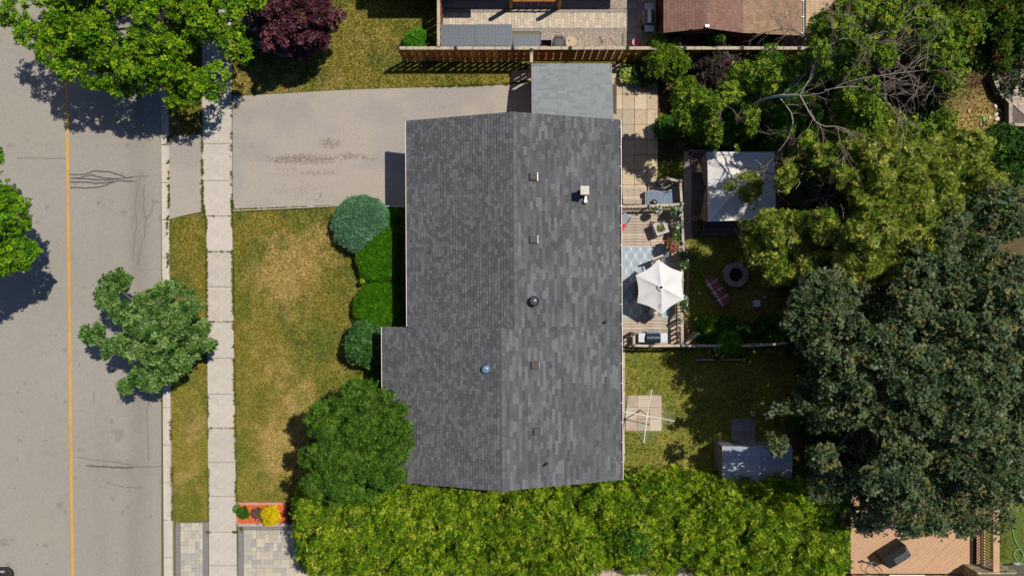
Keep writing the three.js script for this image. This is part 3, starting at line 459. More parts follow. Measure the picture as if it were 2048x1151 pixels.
// ---------- grey lean-to shed against the north wall ----------
{
  const s = thing('lean_to_shed', 'small lean-to shed with pale grey shingle roof between house and wooden fence', 'shed');
  const x0 = 0.90, x1 = 4.42, z0 = -10.02, z1 = -7.16, y0 = 2.02, y1 = 2.62, an = Math.atan((y1 - y0) / (z1 - z0));
  const wM = mat(lin(120, 112, 104), 0.9, { map: woodT });
  part('wall', [bx(0.08, 1.95, z1 - z0 - 0.2, x0 + 0.1, 0.98, (z0 + z1) / 2)], wM, s); part('wall', bx(x1 - x0 - 0.3, 1.95, 0.08, (x0 + x1) / 2, 0.98, z0 + 0.14), wM, s); part('wall', bx(0.08, 1.95, z1 - z0 - 0.2, x1 - 0.12, 0.98, (z0 + z1) / 2), wM, s);
  const L = Math.hypot(z1 - z0, y1 - y0), roof = part('roof', bx(x1 - x0, 0.08, L, (x0 + x1) / 2, (y0 + y1) / 2 - 0.05, (z0 + z1) / 2, 0, -an), mat(lin(120, 124, 126), 0.9), s);
  const tm = [[146, 153, 154], [149, 156, 156], [140, 147, 148], [153, 159, 159], [134, 141, 142]].map((c) => mat(lin(...c), 0.93, { map: rep(speckT, 2, 1) })), list = []; reseed(520);
  const n = 20; for (let i = 0; i < n; i++) { const z = z0 + (i + 0.5) / n * (z1 - z0), y = y0 + (i + 0.5) / n * (y1 - y0); let x = x0 - 0.02 - R() * 0.3; while (x < x1 + 0.02) { const l = [0.24, 0.34, 0.44][Math.floor(R() * 3)], a = Math.max(x, x0 - 0.02), b = Math.min(x + l, x1 + 0.02); x += l; if (b - a < 0.05) continue; list.push({ p: [(a + b) / 2, y + 0.012, z], s: [b - a - 0.004, 0.012, L / n * 1.1], e: [-(an - 0.05), 0, 0], t: Math.floor(clamp(fbm(a * 1.2, z * 1.4, 2, 530) * 5 - 0.8 + R() * 1.9, 0, 4.99)) }); } }
  pieces(roof, 'shingle', list, tm, { most: 300 });
  part('drip_edge', [bx(0.03, 0.06, L, x0 - 0.02, (y0 + y1) / 2 - 0.02, (z0 + z1) / 2, 0, -an), bx(0.03, 0.06, L, x1 + 0.02, (y0 + y1) / 2 - 0.02, (z0 + z1) / 2, 0, -an)], mat(lin(150, 154, 156), 0.6), s);
  part('side_shelf', bx(0.2, 0.05, 1.35, X(1229, 1.2), 1.2, Z(198, 1.2)), mat(lin(96, 74, 66), 0.8, { map: woodT }), s, { label: 'narrow dark brown board along the right side' });
}
// ---------- wooden fences ----------
const brM = [[160, 108, 44], [174, 120, 52], [146, 96, 38], [184, 132, 62], [166, 108, 40]].map((c) => mat(lin(...c, 1.65), 0.85, { map: woodT })), capM = tones(lin(200, 184, 160), 3, 0.06, 0.9, { map: woodT }), postCapM = mat(lin(70, 76, 84), 0.35, { metalness: 0.3 });
function boardFence(name, label, a, b, h, o = {}) {      // boards alternate between the two faces of the rails
  const f = thing(name, label, 'fence'), d = V(b[0] - a[0], 0, b[1] - a[1]), L = d.length(), ry = Math.atan2(-d.z, d.x), u = d.clone().normalize(), nrm = V(-u.z, 0, u.x), at = (s, y, off) => V(a[0] + u.x * s + nrm.x * off, y, a[1] + u.z * s + nrm.z * off);
  const np = Math.max(1, Math.round(L / (o.span || 2.58))), bl = []; reseed(o.seed || 600);
  for (let i = 0; i <= np; i++) { if (o.noPost && o.noPost(i)) continue; const p = at(L * i / np, 0, 0), q = part('post', bx(0.1, h + 0.06, 0.1, p.x, h / 2, p.z, ry), brM[i % 3], f); part('post_cap', [bx(0.135, 0.03, 0.135, p.x, h + 0.05, p.z, ry), new THREE.ConeGeometry(0.1, 0.06, 4).rotateY(Math.PI / 4 + ry).translate(p.x, h + 0.09, p.z)], o.cap || postCapM, q); }
  for (let i = 0; i < np; i++) { const s0 = L * i / np + 0.055, s1 = L * (i + 1) / np - 0.055, c = at((s0 + s1) / 2, 0, 0); part('cap_board', bx(s1 - s0, 0.03, 0.14, c.x, h - 0.01, c.z, ry), capM[i % 3], f); for (const y of [0.28, h * 0.55, h - 0.16]) part('rail', bx(s1 - s0, 0.085, 0.04, c.x, y, c.z, ry), brM[(i + 1) % 5], f); }
  const pitch = 0.172, n = Math.floor(L / pitch); for (let i = 0; i < n; i++) { const c = at((i + 0.5) * pitch, (h + 0.04) / 2, (i % 2 ? 1 : -1) * 0.03); bl.push({ p: [c.x, c.y, c.z], s: [0.168, h - 0.08, 0.018], e: [0, ry, 0], t: Math.floor(R() * 5) }); }
  pieces(f, 'board', bl, brM, { most: 300 }); return f;
}
const FZ = Z(122);
boardFence('board_fence', 'long brown board-on-board wooden fence with black post caps behind the driveway', [-5.11, FZ], [20.7, FZ], 1.8);
boardFence('board_fence', 'short wooden fence running from top edge down to the corner of the long fence', [X(877, 1.8), FZ - 5.16 - 0.2], [X(877, 1.8), FZ - 0.12], 1.8, { seed: 610, cap: capM[0] });
{ const g = boardFence('side_gate', 'narrow side gate with pale top board between wooden fence and grey shed', [X(1063, 1.8), FZ + 0.1], [X(1063, 1.8), -10.06], 1.8, { seed: 620, span: 0.8 }); g.userData.category = 'gate'; }

// ---------- trees and shrubs ----------
const G = {
  oval: leafGeo('leaf', 0.16, 0.075, 11, 31), small: leafGeo('leaf', 0.085, 0.045, 11, 32), tiny: leafGeo('leaf', 0.06, 0.03, 12, 33), star: leafGeo('star', 0.2, 0.1, 6, 34),
  spray: leafGeo('spray', 0.26, 0.05, 8, 35), needle: leafGeo('spray', 0.13, 0.016, 11, 36), cedar: leafGeo('spray', 0.085, 0.02, 9, 37), big: leafGeo('leaf', 0.3, 0.13, 9, 38), feather: leafGeo('leaf', 0.13, 0.035, 14, 39), petal: leafGeo('leaf', 0.05, 0.045, 6, 40),
};
const pal = (...l) => l.map((c) => lin(...c, 1.12));
const B = (l) => l.map(([px, py, h, r]) => [X(px, h), h, Z(py, h), r]);
function tree(name, label, group, base, top, r, blobs, count, geo, pl, o = {}) {
  const t = thing(name, label, o.cat || 'tree', group); reseed((o.seed || 1) * 7 + 3);
  trunkAndLimbs(t, base, top, r, blobs, o.bark || barkM, o.limbs || 14);
  foliage(t, o.leafName || 'crown', blobs, count, geo, pl, o);
  if (o.twigs) { const tw = []; for (let i = 0; i < o.twigs; i++) { const b = blobs[Math.floor(R() * blobs.length)], p = V(b[0], b[1], b[2]), d = V(rr(-1, 1), rr(0.2, 0.7), rr(-1, 1)).normalize(); tw.push(limbGeo([p, p.clone().addScaledVector(d, b[3] * 0.9).add(V(0, 0.1, 0)), p.clone().addScaledVector(d, b[3] + 0.3).add(V(rr(-0.2, 0.2), 0, rr(-0.2, 0.2)))], 0.016, 0.006, 4)); } part('twigs', tw, barkGrey, t).userData.kind = 'stuff'; }
  return t;
}
function shrub(name, label, cat, px, py, h, rad, count, geo, pl, o = {}) {   // a low plant: stems in the middle, leaves over a few clumps
  const t = thing(name, label, cat, o.group), cy = h * 0.55, x = X(px, cy), z = Z(py, cy); reseed((o.seed || Math.round(px * 3 + py)));
  const bl = [[x, Math.max(0.08, h - rad * 0.62), z, rad * 0.6]], n = o.n || 7; for (let i = 0; i < n; i++) { const a = i / n * 6.28 + R(), f = rr(0.4, 0.66); bl.push([x + Math.cos(a) * rad * f, Math.max(0.1, h * rr(0.35, 0.72)), z + Math.sin(a) * rad * f * (o.zs || 1), rad * rr(0.34, 0.5)]); }
  const st = []; for (let i = 1; i < bl.length; i += 2) st.push(limbGeo([V(x + rr(-0.03, 0.03), 0, z + rr(-0.03, 0.03)), V((x + bl[i][0]) / 2, bl[i][1] * 0.5, (z + bl[i][2]) / 2), V(bl[i][0], bl[i][1] + 0.04, bl[i][2])], 0.02, 0.007, 5));
  part('stem', st, o.bark || barkM, t); foliage(t, 'leaves', bl, count, geo, pl, { low: -0.25, seed: Math.round(px + py), ...o });
  return [t, bl];
}
// street tree, top left
{
  const c = [-15.8, 3.7, -13.1], bl = lobed(c, [5.2, 1.9, 4.8], 50, 0.98, 5, 41, { span: 1.4, in: 0.55, out: 0.95 });
  bl.push(...B([[375, 190, 3, 0.5], [395, 168, 3.3, 0.6], [350, 200, 2.9, 0.3], [240, 185, 3, 0.3], [225, 165, 3.2, 0.4], [185, 150, 3.4, 0.5], [430, 150, 3.3, 0.5], [465, 85, 3.6, 0.6], [55, 70, 3.8, 0.5], [30, 25, 4, 0.5], [105, 105, 3.8, 0.6], [290, 165, 3.3, 0.5], [485, 110, 3.4, 0.3], [330, 150, 3.6, 0.6], [15, 40, 3.9, 0.22], [205, 168, 3.1, 0.25], [260, 178, 3, 0.25], [425, 188, 3, 0.25]]));
  tree('street_tree', 'large bright green street tree overhanging the road at the top left corner', 'street trees', [-15.5, 0, -11.44], [-15.4, 3.4, -12], 0.2, bl, 14500, G.oval, pal([126, 162, 20], [104, 150, 16], [84, 130, 14], [64, 104, 16], [144, 172, 36]), { seed: 3, size: 0.82, lift: 0.62, rag: 0.1 });
}
{
  const bl = B([[-30, 450, 5, 1.15], [20, 430, 4.6, 0.75], [-60, 390, 5, 1.1], [30, 510, 4.4, 0.62], [-5, 515, 4.6, 0.7], [-90, 480, 5.6, 1.3], [-120, 420, 6, 1.4], [5, 395, 4.4, 0.5], [-150, 500, 5, 1.3], [52, 500, 4.2, 0.4], [-60, 540, 4.6, 0.9], [-30, 310, 4.2, 0.6]]);
  tree('street_tree', 'bright green street tree cut by the left edge beyond the road', 'street trees', [-27.6, 0, -2.9], [-24.6, 4.4, -3], 0.17, bl, 5200, G.small, pal([120, 158, 20], [98, 142, 18], [78, 122, 16], [60, 100, 18]), { seed: 4, size: 1.5, lift: 0.62 });
}
const YT = (l) => { reseed(55); const o = []; for (const [a, b, h, r] of l) { o.push([a, b, h, r * 0.62]); for (let i = 0; i < 4; i++) o.push([a + rr(-1, 1) * r * 38, b + rr(-1, 1) * r * 38, h + rr(-0.3, 0.25), r * rr(0.28, 0.45)]); } return o; };
// young tree on the boulevard
{
  const bl = B(YT([[228, 572, 3.3, 0.5], [250, 562, 3.2, 0.4], [205, 595, 3.1, 0.38], [345, 575, 3.1, 0.42], [318, 600, 3.3, 0.62], [290, 605, 3.5, 0.55], [245, 625, 3.4, 0.62], [285, 650, 3.9, 0.8], [330, 655, 3.7, 0.8], [372, 620, 2.9, 0.6], [390, 672, 2.7, 0.6], [412, 690, 2.4, 0.38], [428, 692, 2.3, 0.16], [195, 668, 2.9, 0.45], [176, 665, 2.8, 0.3], [230, 690, 3.2, 0.5], [265, 700, 3.3, 0.6], [312, 705, 3.3, 0.75], [350, 715, 2.9, 0.65], [280, 750, 2.7, 0.55], [258, 768, 2.4, 0.4], [310, 765, 2.5, 0.5], [338, 748, 2.6, 0.5], [380, 705, 2.4, 0.45], [370, 585, 2.6, 0.3]]));
  tree('young_tree', 'young dark green tree leaning from the boulevard grass over the road', null, [X(352), 0, Z(660)], [X(330, 2.4), 2.4, Z(660, 2.4)], 0.075, bl, 4600, G.oval, pal([92, 128, 56], [70, 110, 42], [112, 144, 74], [46, 82, 30], [136, 160, 96]), { seed: 5, size: 0.8, rag: 0.2, lift: 0.6, low: -0.4, limbs: 18, bark: barkGrey });
}
// purple-leaved tree in its ring of stones
{
  const bl = lobed([-9.5, 3.0, -12.05], [1.7, 1.15, 1.5], 22, 0.62, 4, 44, { span: 1.5 }); bl.push(...B([[655, 35, 2.6, 0.3], [662, 55, 2.3, 0.2], [605, 98, 2.1, 0.34], [575, 92, 2.2, 0.34], [640, 80, 2.1, 0.35], [595, 112, 1.9, 0.14], [500, 15, 2.8, 0.4]]));
  tree('purple_leaf_tree', 'dark purple-leaved tree with a rounded crown on the north lawn', null, [-9.45, 0, -11.6], [-9.45, 2.4, -11.7], 0.09, bl, 5200, G.oval, pal([92, 48, 56], [70, 38, 46], [112, 66, 72], [54, 32, 38], [134, 92, 92]), { seed: 6, size: 0.72, lift: 0.55, rag: 0.14 });
  const ring = thing('stone_ring', 'curved row of grey stones edging the bed under the purple-leaved tree', 'stone edging'); reseed(640);
  for (let i = 0; i < 15; i++) { const t = i / 14, px = 516 + t * 106, py = 88 + Math.sin(t * 3.0) * 19 + (t > 0.5 ? 1 : 0), g = new THREE.DodecahedronGeometry(0.17, 1), p = g.attributes.position; for (let k = 0; k < p.count; k++) { const q = 0.75 + 0.5 * vn(p.getX(k) * 9 + i * 7, p.getZ(k) * 9 + p.getY(k) * 5, 9); p.setXYZ(k, p.getX(k) * q * 1.1, p.getY(k) * q * 0.8, p.getZ(k) * q); } g.computeVertexNormals(); g.rotateY(R() * 6).translate(X(px), 0.08, Z(py)); part('stone', g, mat(lin(...[[112, 112, 118], [134, 134, 140], [92, 92, 98]][i % 3]), 0.9, { map: speckT }), ring); }
  shrub('hydrangea', 'pale flowering bush between the street tree and the purple-leaved tree', 'shrub', 505, 40, 0.9, 0.5, 380, G.small, pal([110, 130, 90], [90, 112, 60], [226, 216, 200]), { n: 6 });
  shrub('low_shrub', 'dark green low plant inside the stone ring below the purple-leaved tree', 'shrub', 545, 88, 0.45, 0.45, 260, G.small, pal([50, 84, 36], [70, 104, 44]), { n: 5 });
}
shrub('round_shrub', 'round bright green bush on the lawn just above the fence corner', 'shrub', 831, 81, 0.75, 0.55, 1100, G.oval, pal([74, 140, 24], [58, 120, 20], [92, 156, 36]), { size: 0.5, n: 8 });
// clipped bushes along the front of the house
function clipped(name, label, cat, poly, h, r, count, geo, pl, o = {}) {
  const t = thing(name, label, cat, o.group), w = pp(poly, h), xs = w.map((p) => p[0]), zs = w.map((p) => p[1]), bl = [], core = []; reseed(o.seed || 650);
  for (let x = Math.min(...xs); x < Math.max(...xs); x += r * 0.55) for (let z = Math.min(...zs); z < Math.max(...zs); z += r * 0.55) {
    let ok = true; for (let k = 0; k < 8; k++) if (!inside(x + Math.cos(k * 0.785) * r * 0.9, z + Math.sin(k * 0.785) * r * 0.9, w)) ok = false; if (!ok) continue;
    let e = 9; for (let i = 0, j = w.length - 1; i < w.length; j = i++) { const [ax, az] = w[j], [cx, cz] = w[i], dx = cx - ax, dz = cz - az, q = clamp(((x - ax) * dx + (z - az) * dz) / (dx * dx + dz * dz)); e = Math.min(e, Math.hypot(x - ax - dx * q, z - az - dz * q)); }
    const yy = (h - r) * (o.dome ? Math.sqrt(clamp(1 - (1 - clamp(e / (o.dome))) ** 2, 0.12, 1)) : 1); bl.push([x, Math.max(r * 0.8, yy + 0.03 * (vn(x * 3, z * 3, 4) - 0.5)), z, r]); if (e < r * 1.5 && yy > r * 1.7) bl.push([x, yy * 0.45, z, r]);
    core.push(cyl(0.02, 0.03, Math.max(0.1, yy), x, Math.max(0.1, yy) / 2, z, 5));
  }
  part('stem', core.filter((_, i) => i % 5 === 0), barkM, t); foliage(t, 'leaves', bl, count, geo, pl, { low: -0.1, depth: 0.3, lift: 0.35, seed: 12, ...o }); return t;
}
clipped('juniper', 'rounded blue-green juniper bush at the corner of driveway and front lawn', 'shrub', [[662, 440], [667, 420], [682, 402], [700, 392], [716, 390], [745, 396], [764, 412], [770, 432], [768, 452], [752, 466], [738, 484], [722, 496], [708, 501], [690, 494], [672, 478], [664, 458]], 1.25, 0.26, 9000, G.needle, pal([112, 158, 118], [96, 142, 104], [128, 170, 132], [80, 124, 86]), { dome: 0.9, size: 1.15, jitter: 0.7 });
clipped('yew_hedge', 'upper of two clipped bright green yew mounds, touching the blue-green juniper', 'hedge', [[797, 448], [797, 563], [770, 564], [738, 566], [718, 548], [708, 520], [711, 496], [730, 472], [762, 452]], 0.95, 0.24, 11000, G.cedar, pal([74, 128, 14], [60, 112, 12], [90, 142, 22], [50, 96, 12]), { dome: 0.5, seed: 651, group: 'clipped yew mounds', size: 0.9 });
clipped('yew_hedge', 'lower of two clipped bright green yew mounds, above the round dark bush', 'hedge', [[797, 564], [799, 656], [770, 660], [724, 656], [706, 638], [703, 606], [714, 582], [736, 566]], 0.95, 0.24, 9000, G.cedar, pal([74, 128, 14], [60, 112, 12], [90, 142, 22], [50, 96, 12]), { dome: 0.5, seed: 652, group: 'clipped yew mounds', size: 0.9 });
shrub('green_shrub', 'small leafy bush wedged between the juniper and the house wall', 'shrub', 782, 432, 0.7, 0.42, 700, G.small, pal([80, 140, 20], [60, 118, 18]), { n: 6 });
shrub('small_shrub', 'tiny yellow-green sprig in the notch between the two yew mounds', 'shrub', 727, 561, 0.7, 0.16, 70, G.small, pal([140, 160, 40], [110, 140, 30]), { n: 4 });
shrub('round_shrub', 'round dark green leafy bush beside the step in the house roof', 'shrub', 737, 688, 1.55, 1.15, 3600, G.oval, pal([76, 118, 58], [60, 102, 46], [92, 132, 74], [48, 86, 38]), { size: 0.62, n: 12 });
shrub('green_shrub', 'shaded green bush under the eave between the round bush and the big tree', 'shrub', 752, 755, 0.8, 0.4, 420, G.small, pal([60, 116, 30], [46, 96, 24]), { n: 5 });
shrub('green_shrub', 'fresh green bush at the upper edge of the large dark tree by the house', 'shrub', 722, 790, 1.5, 0.75, 1300, G.oval, pal([80, 134, 34], [64, 114, 28], [50, 96, 24]), { size: 0.6, n: 9 });
{
  const bl = lobed([-6.62, 3.3, 6.62], [2.2, 1.8, 2.35], 34, 0.72, 5, 47, { span: 1.5, in: 0.66, out: 0.96 });
  tree('ornamental_tree', 'large dense dark green tree covering the lower left corner of the house roof', null, [-6.6, 0, 6.6], [-6.6, 2.6, 6.6], 0.13, bl, 13000, G.spray, pal([88, 126, 38], [72, 110, 30], [104, 138, 50], [50, 84, 22]), { seed: 8, rag: 0.2, size: 0.66, lift: 0.35, jitter: 0.95 });
}
// cedar hedge along the bottom edge
{
  reseed(660); const h = thing('cedar_hedge', 'tall yellow-green cedar hedge running along the bottom edge of the picture', 'hedge'), bl = [], st = [];
  for (let x = -9.1; x < 14.7; x += 0.5) for (let z = 9.15; z < (x > 3.2 && x < 8.2 ? 12.2 : 12.9); z += 0.48) {
    const edge = Math.min((x + 9.6) / 1.1, (15.1 - x) / 0.8), y = 2.45 + 0.8 * fbm(x * 0.9, z * 0.9, 2, 661) + rr(-0.4, 0.4) - (edge < 1 ? (1 - edge) * 1.0 : 0) - (z > 12.4 ? 0.5 : 0) - (z < 9.3 ? 0.35 : 0); bl.push([x + rr(-0.2, 0.2), y, z + rr(-0.2, 0.2) - (x > 5 ? 0.1 : 0), rr(0.26, 0.46), z < 10.5 ? 1.3 : 1]);
    if (z < 9.3) bl.push([x + rr(-0.2, 0.2), y - 1.0, z + rr(-0.25, 0.1), 0.5], [x + rr(-0.2, 0.2), y - 1.9, z + rr(-0.2, 0.1), 0.5]);
    if (z > (x > 3.2 && x < 8.2 ? 11.7 : 12.4)) bl.push([x + rr(-0.2, 0.2), y - 0.9, z, 0.5], [x + rr(-0.2, 0.2), y - 1.7, z - 0.1, 0.5]);
    if (x < -8.6) bl.push([x - 0.2, y - 1.0, z, 0.5], [x - 0.3, 0.7, z, 0.5]);
  }
  for (let x = -8.9; x < 13.9; x += 1.15) st.push(limbGeo([V(x, 0, 10.5 + rr(-0.3, 0.3)), V(x + rr(-0.1, 0.1), 1.5, 10.5), V(x + rr(-0.2, 0.2), 3, 10.5 + rr(-0.2, 0.2))], 0.07, 0.02, 6));
  for (const s of st) part('trunk', s, barkM, h);
  foliage(h, 'foliage', bl, 56000, G.spray, pal([146, 172, 28], [126, 158, 24], [106, 142, 24], [82, 118, 22], [58, 90, 20], [172, 186, 60]), { seed: 9, size: 0.62, lift: 0.35, jitter: 0.9, low: -0.35, depth: 0.6, rag: 0.14 });
  const tw = []; for (let i = 0; i < 60; i++) { const b = bl[Math.floor(R() * bl.length)], p = V(b[0], b[1], b[2]), d = V(rr(-1, 1), rr(0.6, 1.2), rr(-1, 0.6)).normalize(); tw.push(limbGeo([p, p.clone().addScaledVector(d, b[3] * 0.6), p.clone().addScaledVector(d, b[3] * 1.15).add(V(0, 0.05, 0))], 0.014, 0.005, 4)); } part('twigs', tw, mat(lin(170, 150, 90), 0.9), h).userData.kind = 'stuff';
}
shrub('dark_shrub', 'darker green broad-leaved bush growing up through the cedar hedge', 'shrub', 1260, 1058, 3.9, 1.1, 2600, G.oval, pal([66, 108, 32], [84, 126, 36], [104, 140, 50], [50, 88, 26]), { size: 0.75, n: 10 });
shrub('green_shrub', 'green bush at the lower right corner of the house beside the hedge', 'shrub', 1275, 985, 2.2, 0.85, 1500, G.oval, pal([52, 100, 36], [66, 118, 40], [90, 132, 40]), { size: 0.7, n: 9 });
shrub('green_shrub', 'dark green bush between the metal shed and the dark maple', 'shrub', 1590, 970, 1.9, 0.8, 1200, G.oval, pal([46, 88, 32], [60, 104, 34]), { size: 0.7, n: 8 });
const airy = (p) => { const w = sm(8.2, 9, p.x) * sm(13.4, 12.2, p.x) * sm(-8.6, -7.6, p.z) * sm(-2.4, -3.2, p.z); return R() > w * 0.3 && vn(p.x * 1.4 + p.y * 0.5, p.z * 1.4, 71) > w * 0.66; }, airyM = (p) => { const w = sm(15, 13.4, p.x) * sm(4.6, 5.6, p.z) * sm(10, 9, p.z); return vn(p.x * 1.3, p.z * 1.3 + p.y * 0.4, 73) > w * 0.6; }, barkPale = mat(lin(184, 178, 168, 0.75), 0.9, { map: rep(grainT, 4) });
// big dark maple on the right
{
  const bl = lobed([16.35, 5.4, 3.5], [5.5, 3.1, 5.8], 66, 1.2, 6, 48, { span: 1.4, in: 0.62, out: 0.97 }); bl.push(...B([[1610, 600, 4.4, 0.5], [1628, 690, 4.0, 0.4], [1632, 800, 4.0, 0.4], [1680, 985, 4, 0.7], [1740, 1020, 4.2, 0.8], [1830, 1035, 4, 0.7], [1875, 1055, 3.6, 0.35], [1812, 1060, 3.4, 0.32], [1925, 1040, 3.9, 0.6], [1980, 1020, 4.2, 0.8], [1700, 470, 5.6, 0.8], [1880, 440, 6, 0.9], [2000, 420, 6, 1], [1640, 590, 6, 0.9]]));
  tree('maple_tree', 'huge dark grey-green maple filling the right side of the yard', null, [15.3, 0, 3.3], [15.5, 5, 3.3], 0.32, bl, 19000, G.star, pal([72, 90, 52], [56, 76, 42], [86, 102, 66], [36, 52, 28], [106, 116, 84], [64, 84, 46], [78, 96, 58], [112, 110, 62]), { keep: airyM, seed: 10, rag: 0.1, size: 0.8, lift: 0.68, mat: LMd, jitter: 0.5 });
}
// yellow-green tree reaching over the gazebo
{
  const bl = lobed([13.9, 4.9, -3.9], [4.4, 2.3, 3.6], 62, 0.9, 5, 49, { span: 1.3, in: 0.5, out: 1.0 }); bl.push(...B([[1470, 345, 3.6, 0.32], [1500, 385, 3.8, 0.4], [1455, 372, 3.4, 0.22], [1495, 320, 3.8, 0.35], [1525, 350, 4, 0.5], [1540, 400, 4.2, 0.5], [1475, 330, 3.6, 0.25], [1505, 450, 3.6, 0.5], [1520, 500, 4, 0.6], [1560, 540, 4.2, 0.6], [1640, 560, 4.2, 0.6], [1720, 545, 4.4, 0.6], [1970, 370, 5.2, 0.6], [1940, 300, 5.2, 0.7]]));
  tree('yellow_green_tree', 'airy yellow-green tree spreading over the right half of the white gazebo', null, [13.6, 0, -3.9], [13.6, 4, -3.9], 0.11, bl, 27000, G.spray, pal([156, 166, 60], [128, 146, 46], [100, 126, 36], [68, 96, 26], [184, 184, 92]), { seed: 12, size: 0.7, lift: 0.5, jitter: 0.8, limbs: 14, bark: barkM, depth: 0.6, rag: 0.16, keep: airy, twigs: 70 });
}
// birch with many bare white branches
{
  const t = thing('birch_tree', 'half-bare birch with white branches below the north fence', 'tree'); reseed(670);
  const b0 = V(10.75, 0, -7.7), b1 = P(1500, 215, 3), b2 = P(1545, 193, 5.4);
  part('trunk', limbGeo([b0, b1, b2, P(1600, 190, 6.6)], 0.1, 0.045, 9), barkWhite, t);
  const tw = [], grow = (a, d, L, r, n) => { const k = a.clone().addScaledVector(d, L * 0.5).add(V(rr(-0.06, 0.06), rr(-0.03, 0.06), rr(-0.06, 0.06))), e = a.clone().addScaledVector(d, L); tw.push(limbGeo([a, k, e], r, r * 0.45, 4)); if (n > 0) for (let i = 0; i < 3; i++) grow(i ? k.clone().lerp(e, R()) : e, d.clone().add(V(rr(-0.8, 0.8), rr(-0.3, 0.35), rr(-0.8, 0.8))).normalize(), L * rr(0.5, 0.8), r * 0.55, n - 1); };
  const M = [[[1560, 193, 5.8], [1640, 185, 6.6], [1700, 160, 7.4], [1780, 150, 8], [1860, 140, 8.4]], [[1600, 190, 6.6], [1645, 120, 7.2], [1665, 78, 7.8], [1735, 72, 8.2], [1835, 30, 8.6]], [[1640, 118, 7], [1690, 110, 7.2], [1722, 112, 7.4], [1742, 122, 7.4]], [[1650, 180, 6.6], [1705, 172, 7], [1760, 188, 7.2], [1808, 247, 7]], [[1560, 193, 5.8], [1600, 150, 6.4], [1640, 100, 6.8], [1590, 60, 6.4], [1560, 58, 6]], [[1500, 212, 3.6], [1470, 205, 4.2], [1440, 212, 4.4]], [[1600, 190, 6.6], [1640, 250, 6.6], [1690, 258, 6.8], [1700, 290, 6.6]], [[1700, 112, 7.3], [1735, 95, 7.6], [1755, 85, 7.8]], [[1560, 195, 5.6], [1590, 240, 5.6], [1570, 290, 5.2], [1540, 330, 4.6], [1530, 360, 4.4]], [[1640, 95, 7.4], [1675, 60, 7.5], [1690, 40, 7.6]]];
  for (const m of M) { const pts = m.map((q) => P(...q)); part('branch', limbGeo(pts.map((p, i) => i ? p.clone().add(V(rr(-0.12, 0.12), 0, rr(-0.12, 0.12))) : p), 0.03, 0.008, 6), barkPale, t); for (let i = 1; i < pts.length; i++) for (let q = 0; q < 3; q++) grow(pts[i].clone().lerp(pts[i - 1], R() * 0.7), V(rr(-1, 1), rr(-0.2, 0.3), rr(-0.8, 0.8)).add(pts[i].clone().sub(pts[i - 1]).normalize().multiplyScalar(0.9)).normalize(), rr(0.5, 0.9), 0.02, 2); }
  const G2 = [[1790, 120, 7.4], [1820, 150, 7.5], [1770, 165, 7.2], [1830, 190, 7.2], [1800, 215, 7], [1850, 115, 7.6], [1870, 165, 7.4], [1760, 100, 7.4], [1590, 85, 5.6], [1570, 70, 5.4]]; for (const g of G2) for (let i = 0; i < 4; i++) grow(P(...g), V(rr(-1, 1), rr(-0.1, 0.3), rr(-1, 1)).normalize(), rr(0.5, 0.9), 0.016, 2);
  part('twigs', tw, mat(lin(150, 132, 116), 0.9), t).userData.kind = 'stuff';
  const bl = B([[1400, 200, 4, 0.5], [1380, 240, 3.6, 0.5], [1430, 235, 4, 0.6], [1460, 190, 4.6, 0.5], [1490, 240, 4.4, 0.6], [1440, 270, 3.8, 0.5], [1540, 250, 5, 0.7], [1560, 160, 5.8, 0.6], [1520, 150, 5.2, 0.5], [1600, 220, 6, 0.7], [1640, 210, 6.2, 0.7], [1660, 240, 6, 0.8], [1720, 220, 6.4, 0.7], [1620, 130, 6.4, 0.6], [1660, 60, 6.8, 0.6], [1700, 30, 7, 0.7], [1760, 60, 7.2, 0.6], [1820, 20, 7.4, 0.7], [1860, 60, 7.4, 0.6], [1880, 110, 7.4, 0.6], [1900, 150, 7.4, 0.5], [1740, 250, 6.4, 0.5], [1590, 290, 5.4, 0.7], [1650, 300, 5.6, 0.8], [1720, 20, 6.8, 0.5], [1370, 205, 3.6, 0.4], [1680, 190, 6.4, 0.5], [1890, 240, 6.4, 0.35], [1855, 260, 6.2, 0.3], [1500, 285, 4.6, 0.6], [1560, 300, 5, 0.7], [1620, 270, 5.6, 0.8], [1690, 300, 5.6, 0.8], [1750, 290, 5.6, 0.7], [1810, 270, 6, 0.6], [1600, 170, 5, 0.7], [1545, 215, 4, 0.6], [1700, 140, 5.6, 0.6], [1480, 150, 3.6, 0.5], [1720, 330, 5, 0.7], [1780, 330, 5, 0.7], [1840, 320, 5.2, 0.6], [1900, 330, 5.2, 0.5], [1930, 60, 6, 0.6], [1840, 90, 6, 0.5], [1650, 150, 7.2, 0.4], [1610, 180, 6.9, 0.4], [1720, 90, 7.8, 0.4], [1770, 110, 7.9, 0.35], [1690, 200, 7.2, 0.45], [1740, 170, 7.8, 0.3], [1640, 100, 7.5, 0.35], [1560, 215, 6, 0.45], [1430, 210, 4.8, 0.35], [1600, 260, 6.4, 0.5], [1670, 270, 6.8, 0.5], [1740, 215, 7.2, 0.4], [1690, 60, 7.8, 0.4], [1780, 35, 8.4, 0.4]]);
  foliage(t, 'leaves', bl, 15000, G.small, pal([146, 164, 52], [122, 150, 42], [100, 132, 36], [76, 108, 30]), { keep: airy, rag: 0.15, seed: 14, size: 1.15, lift: 0.5, depth: 0.7, jitter: 0.7 });
}
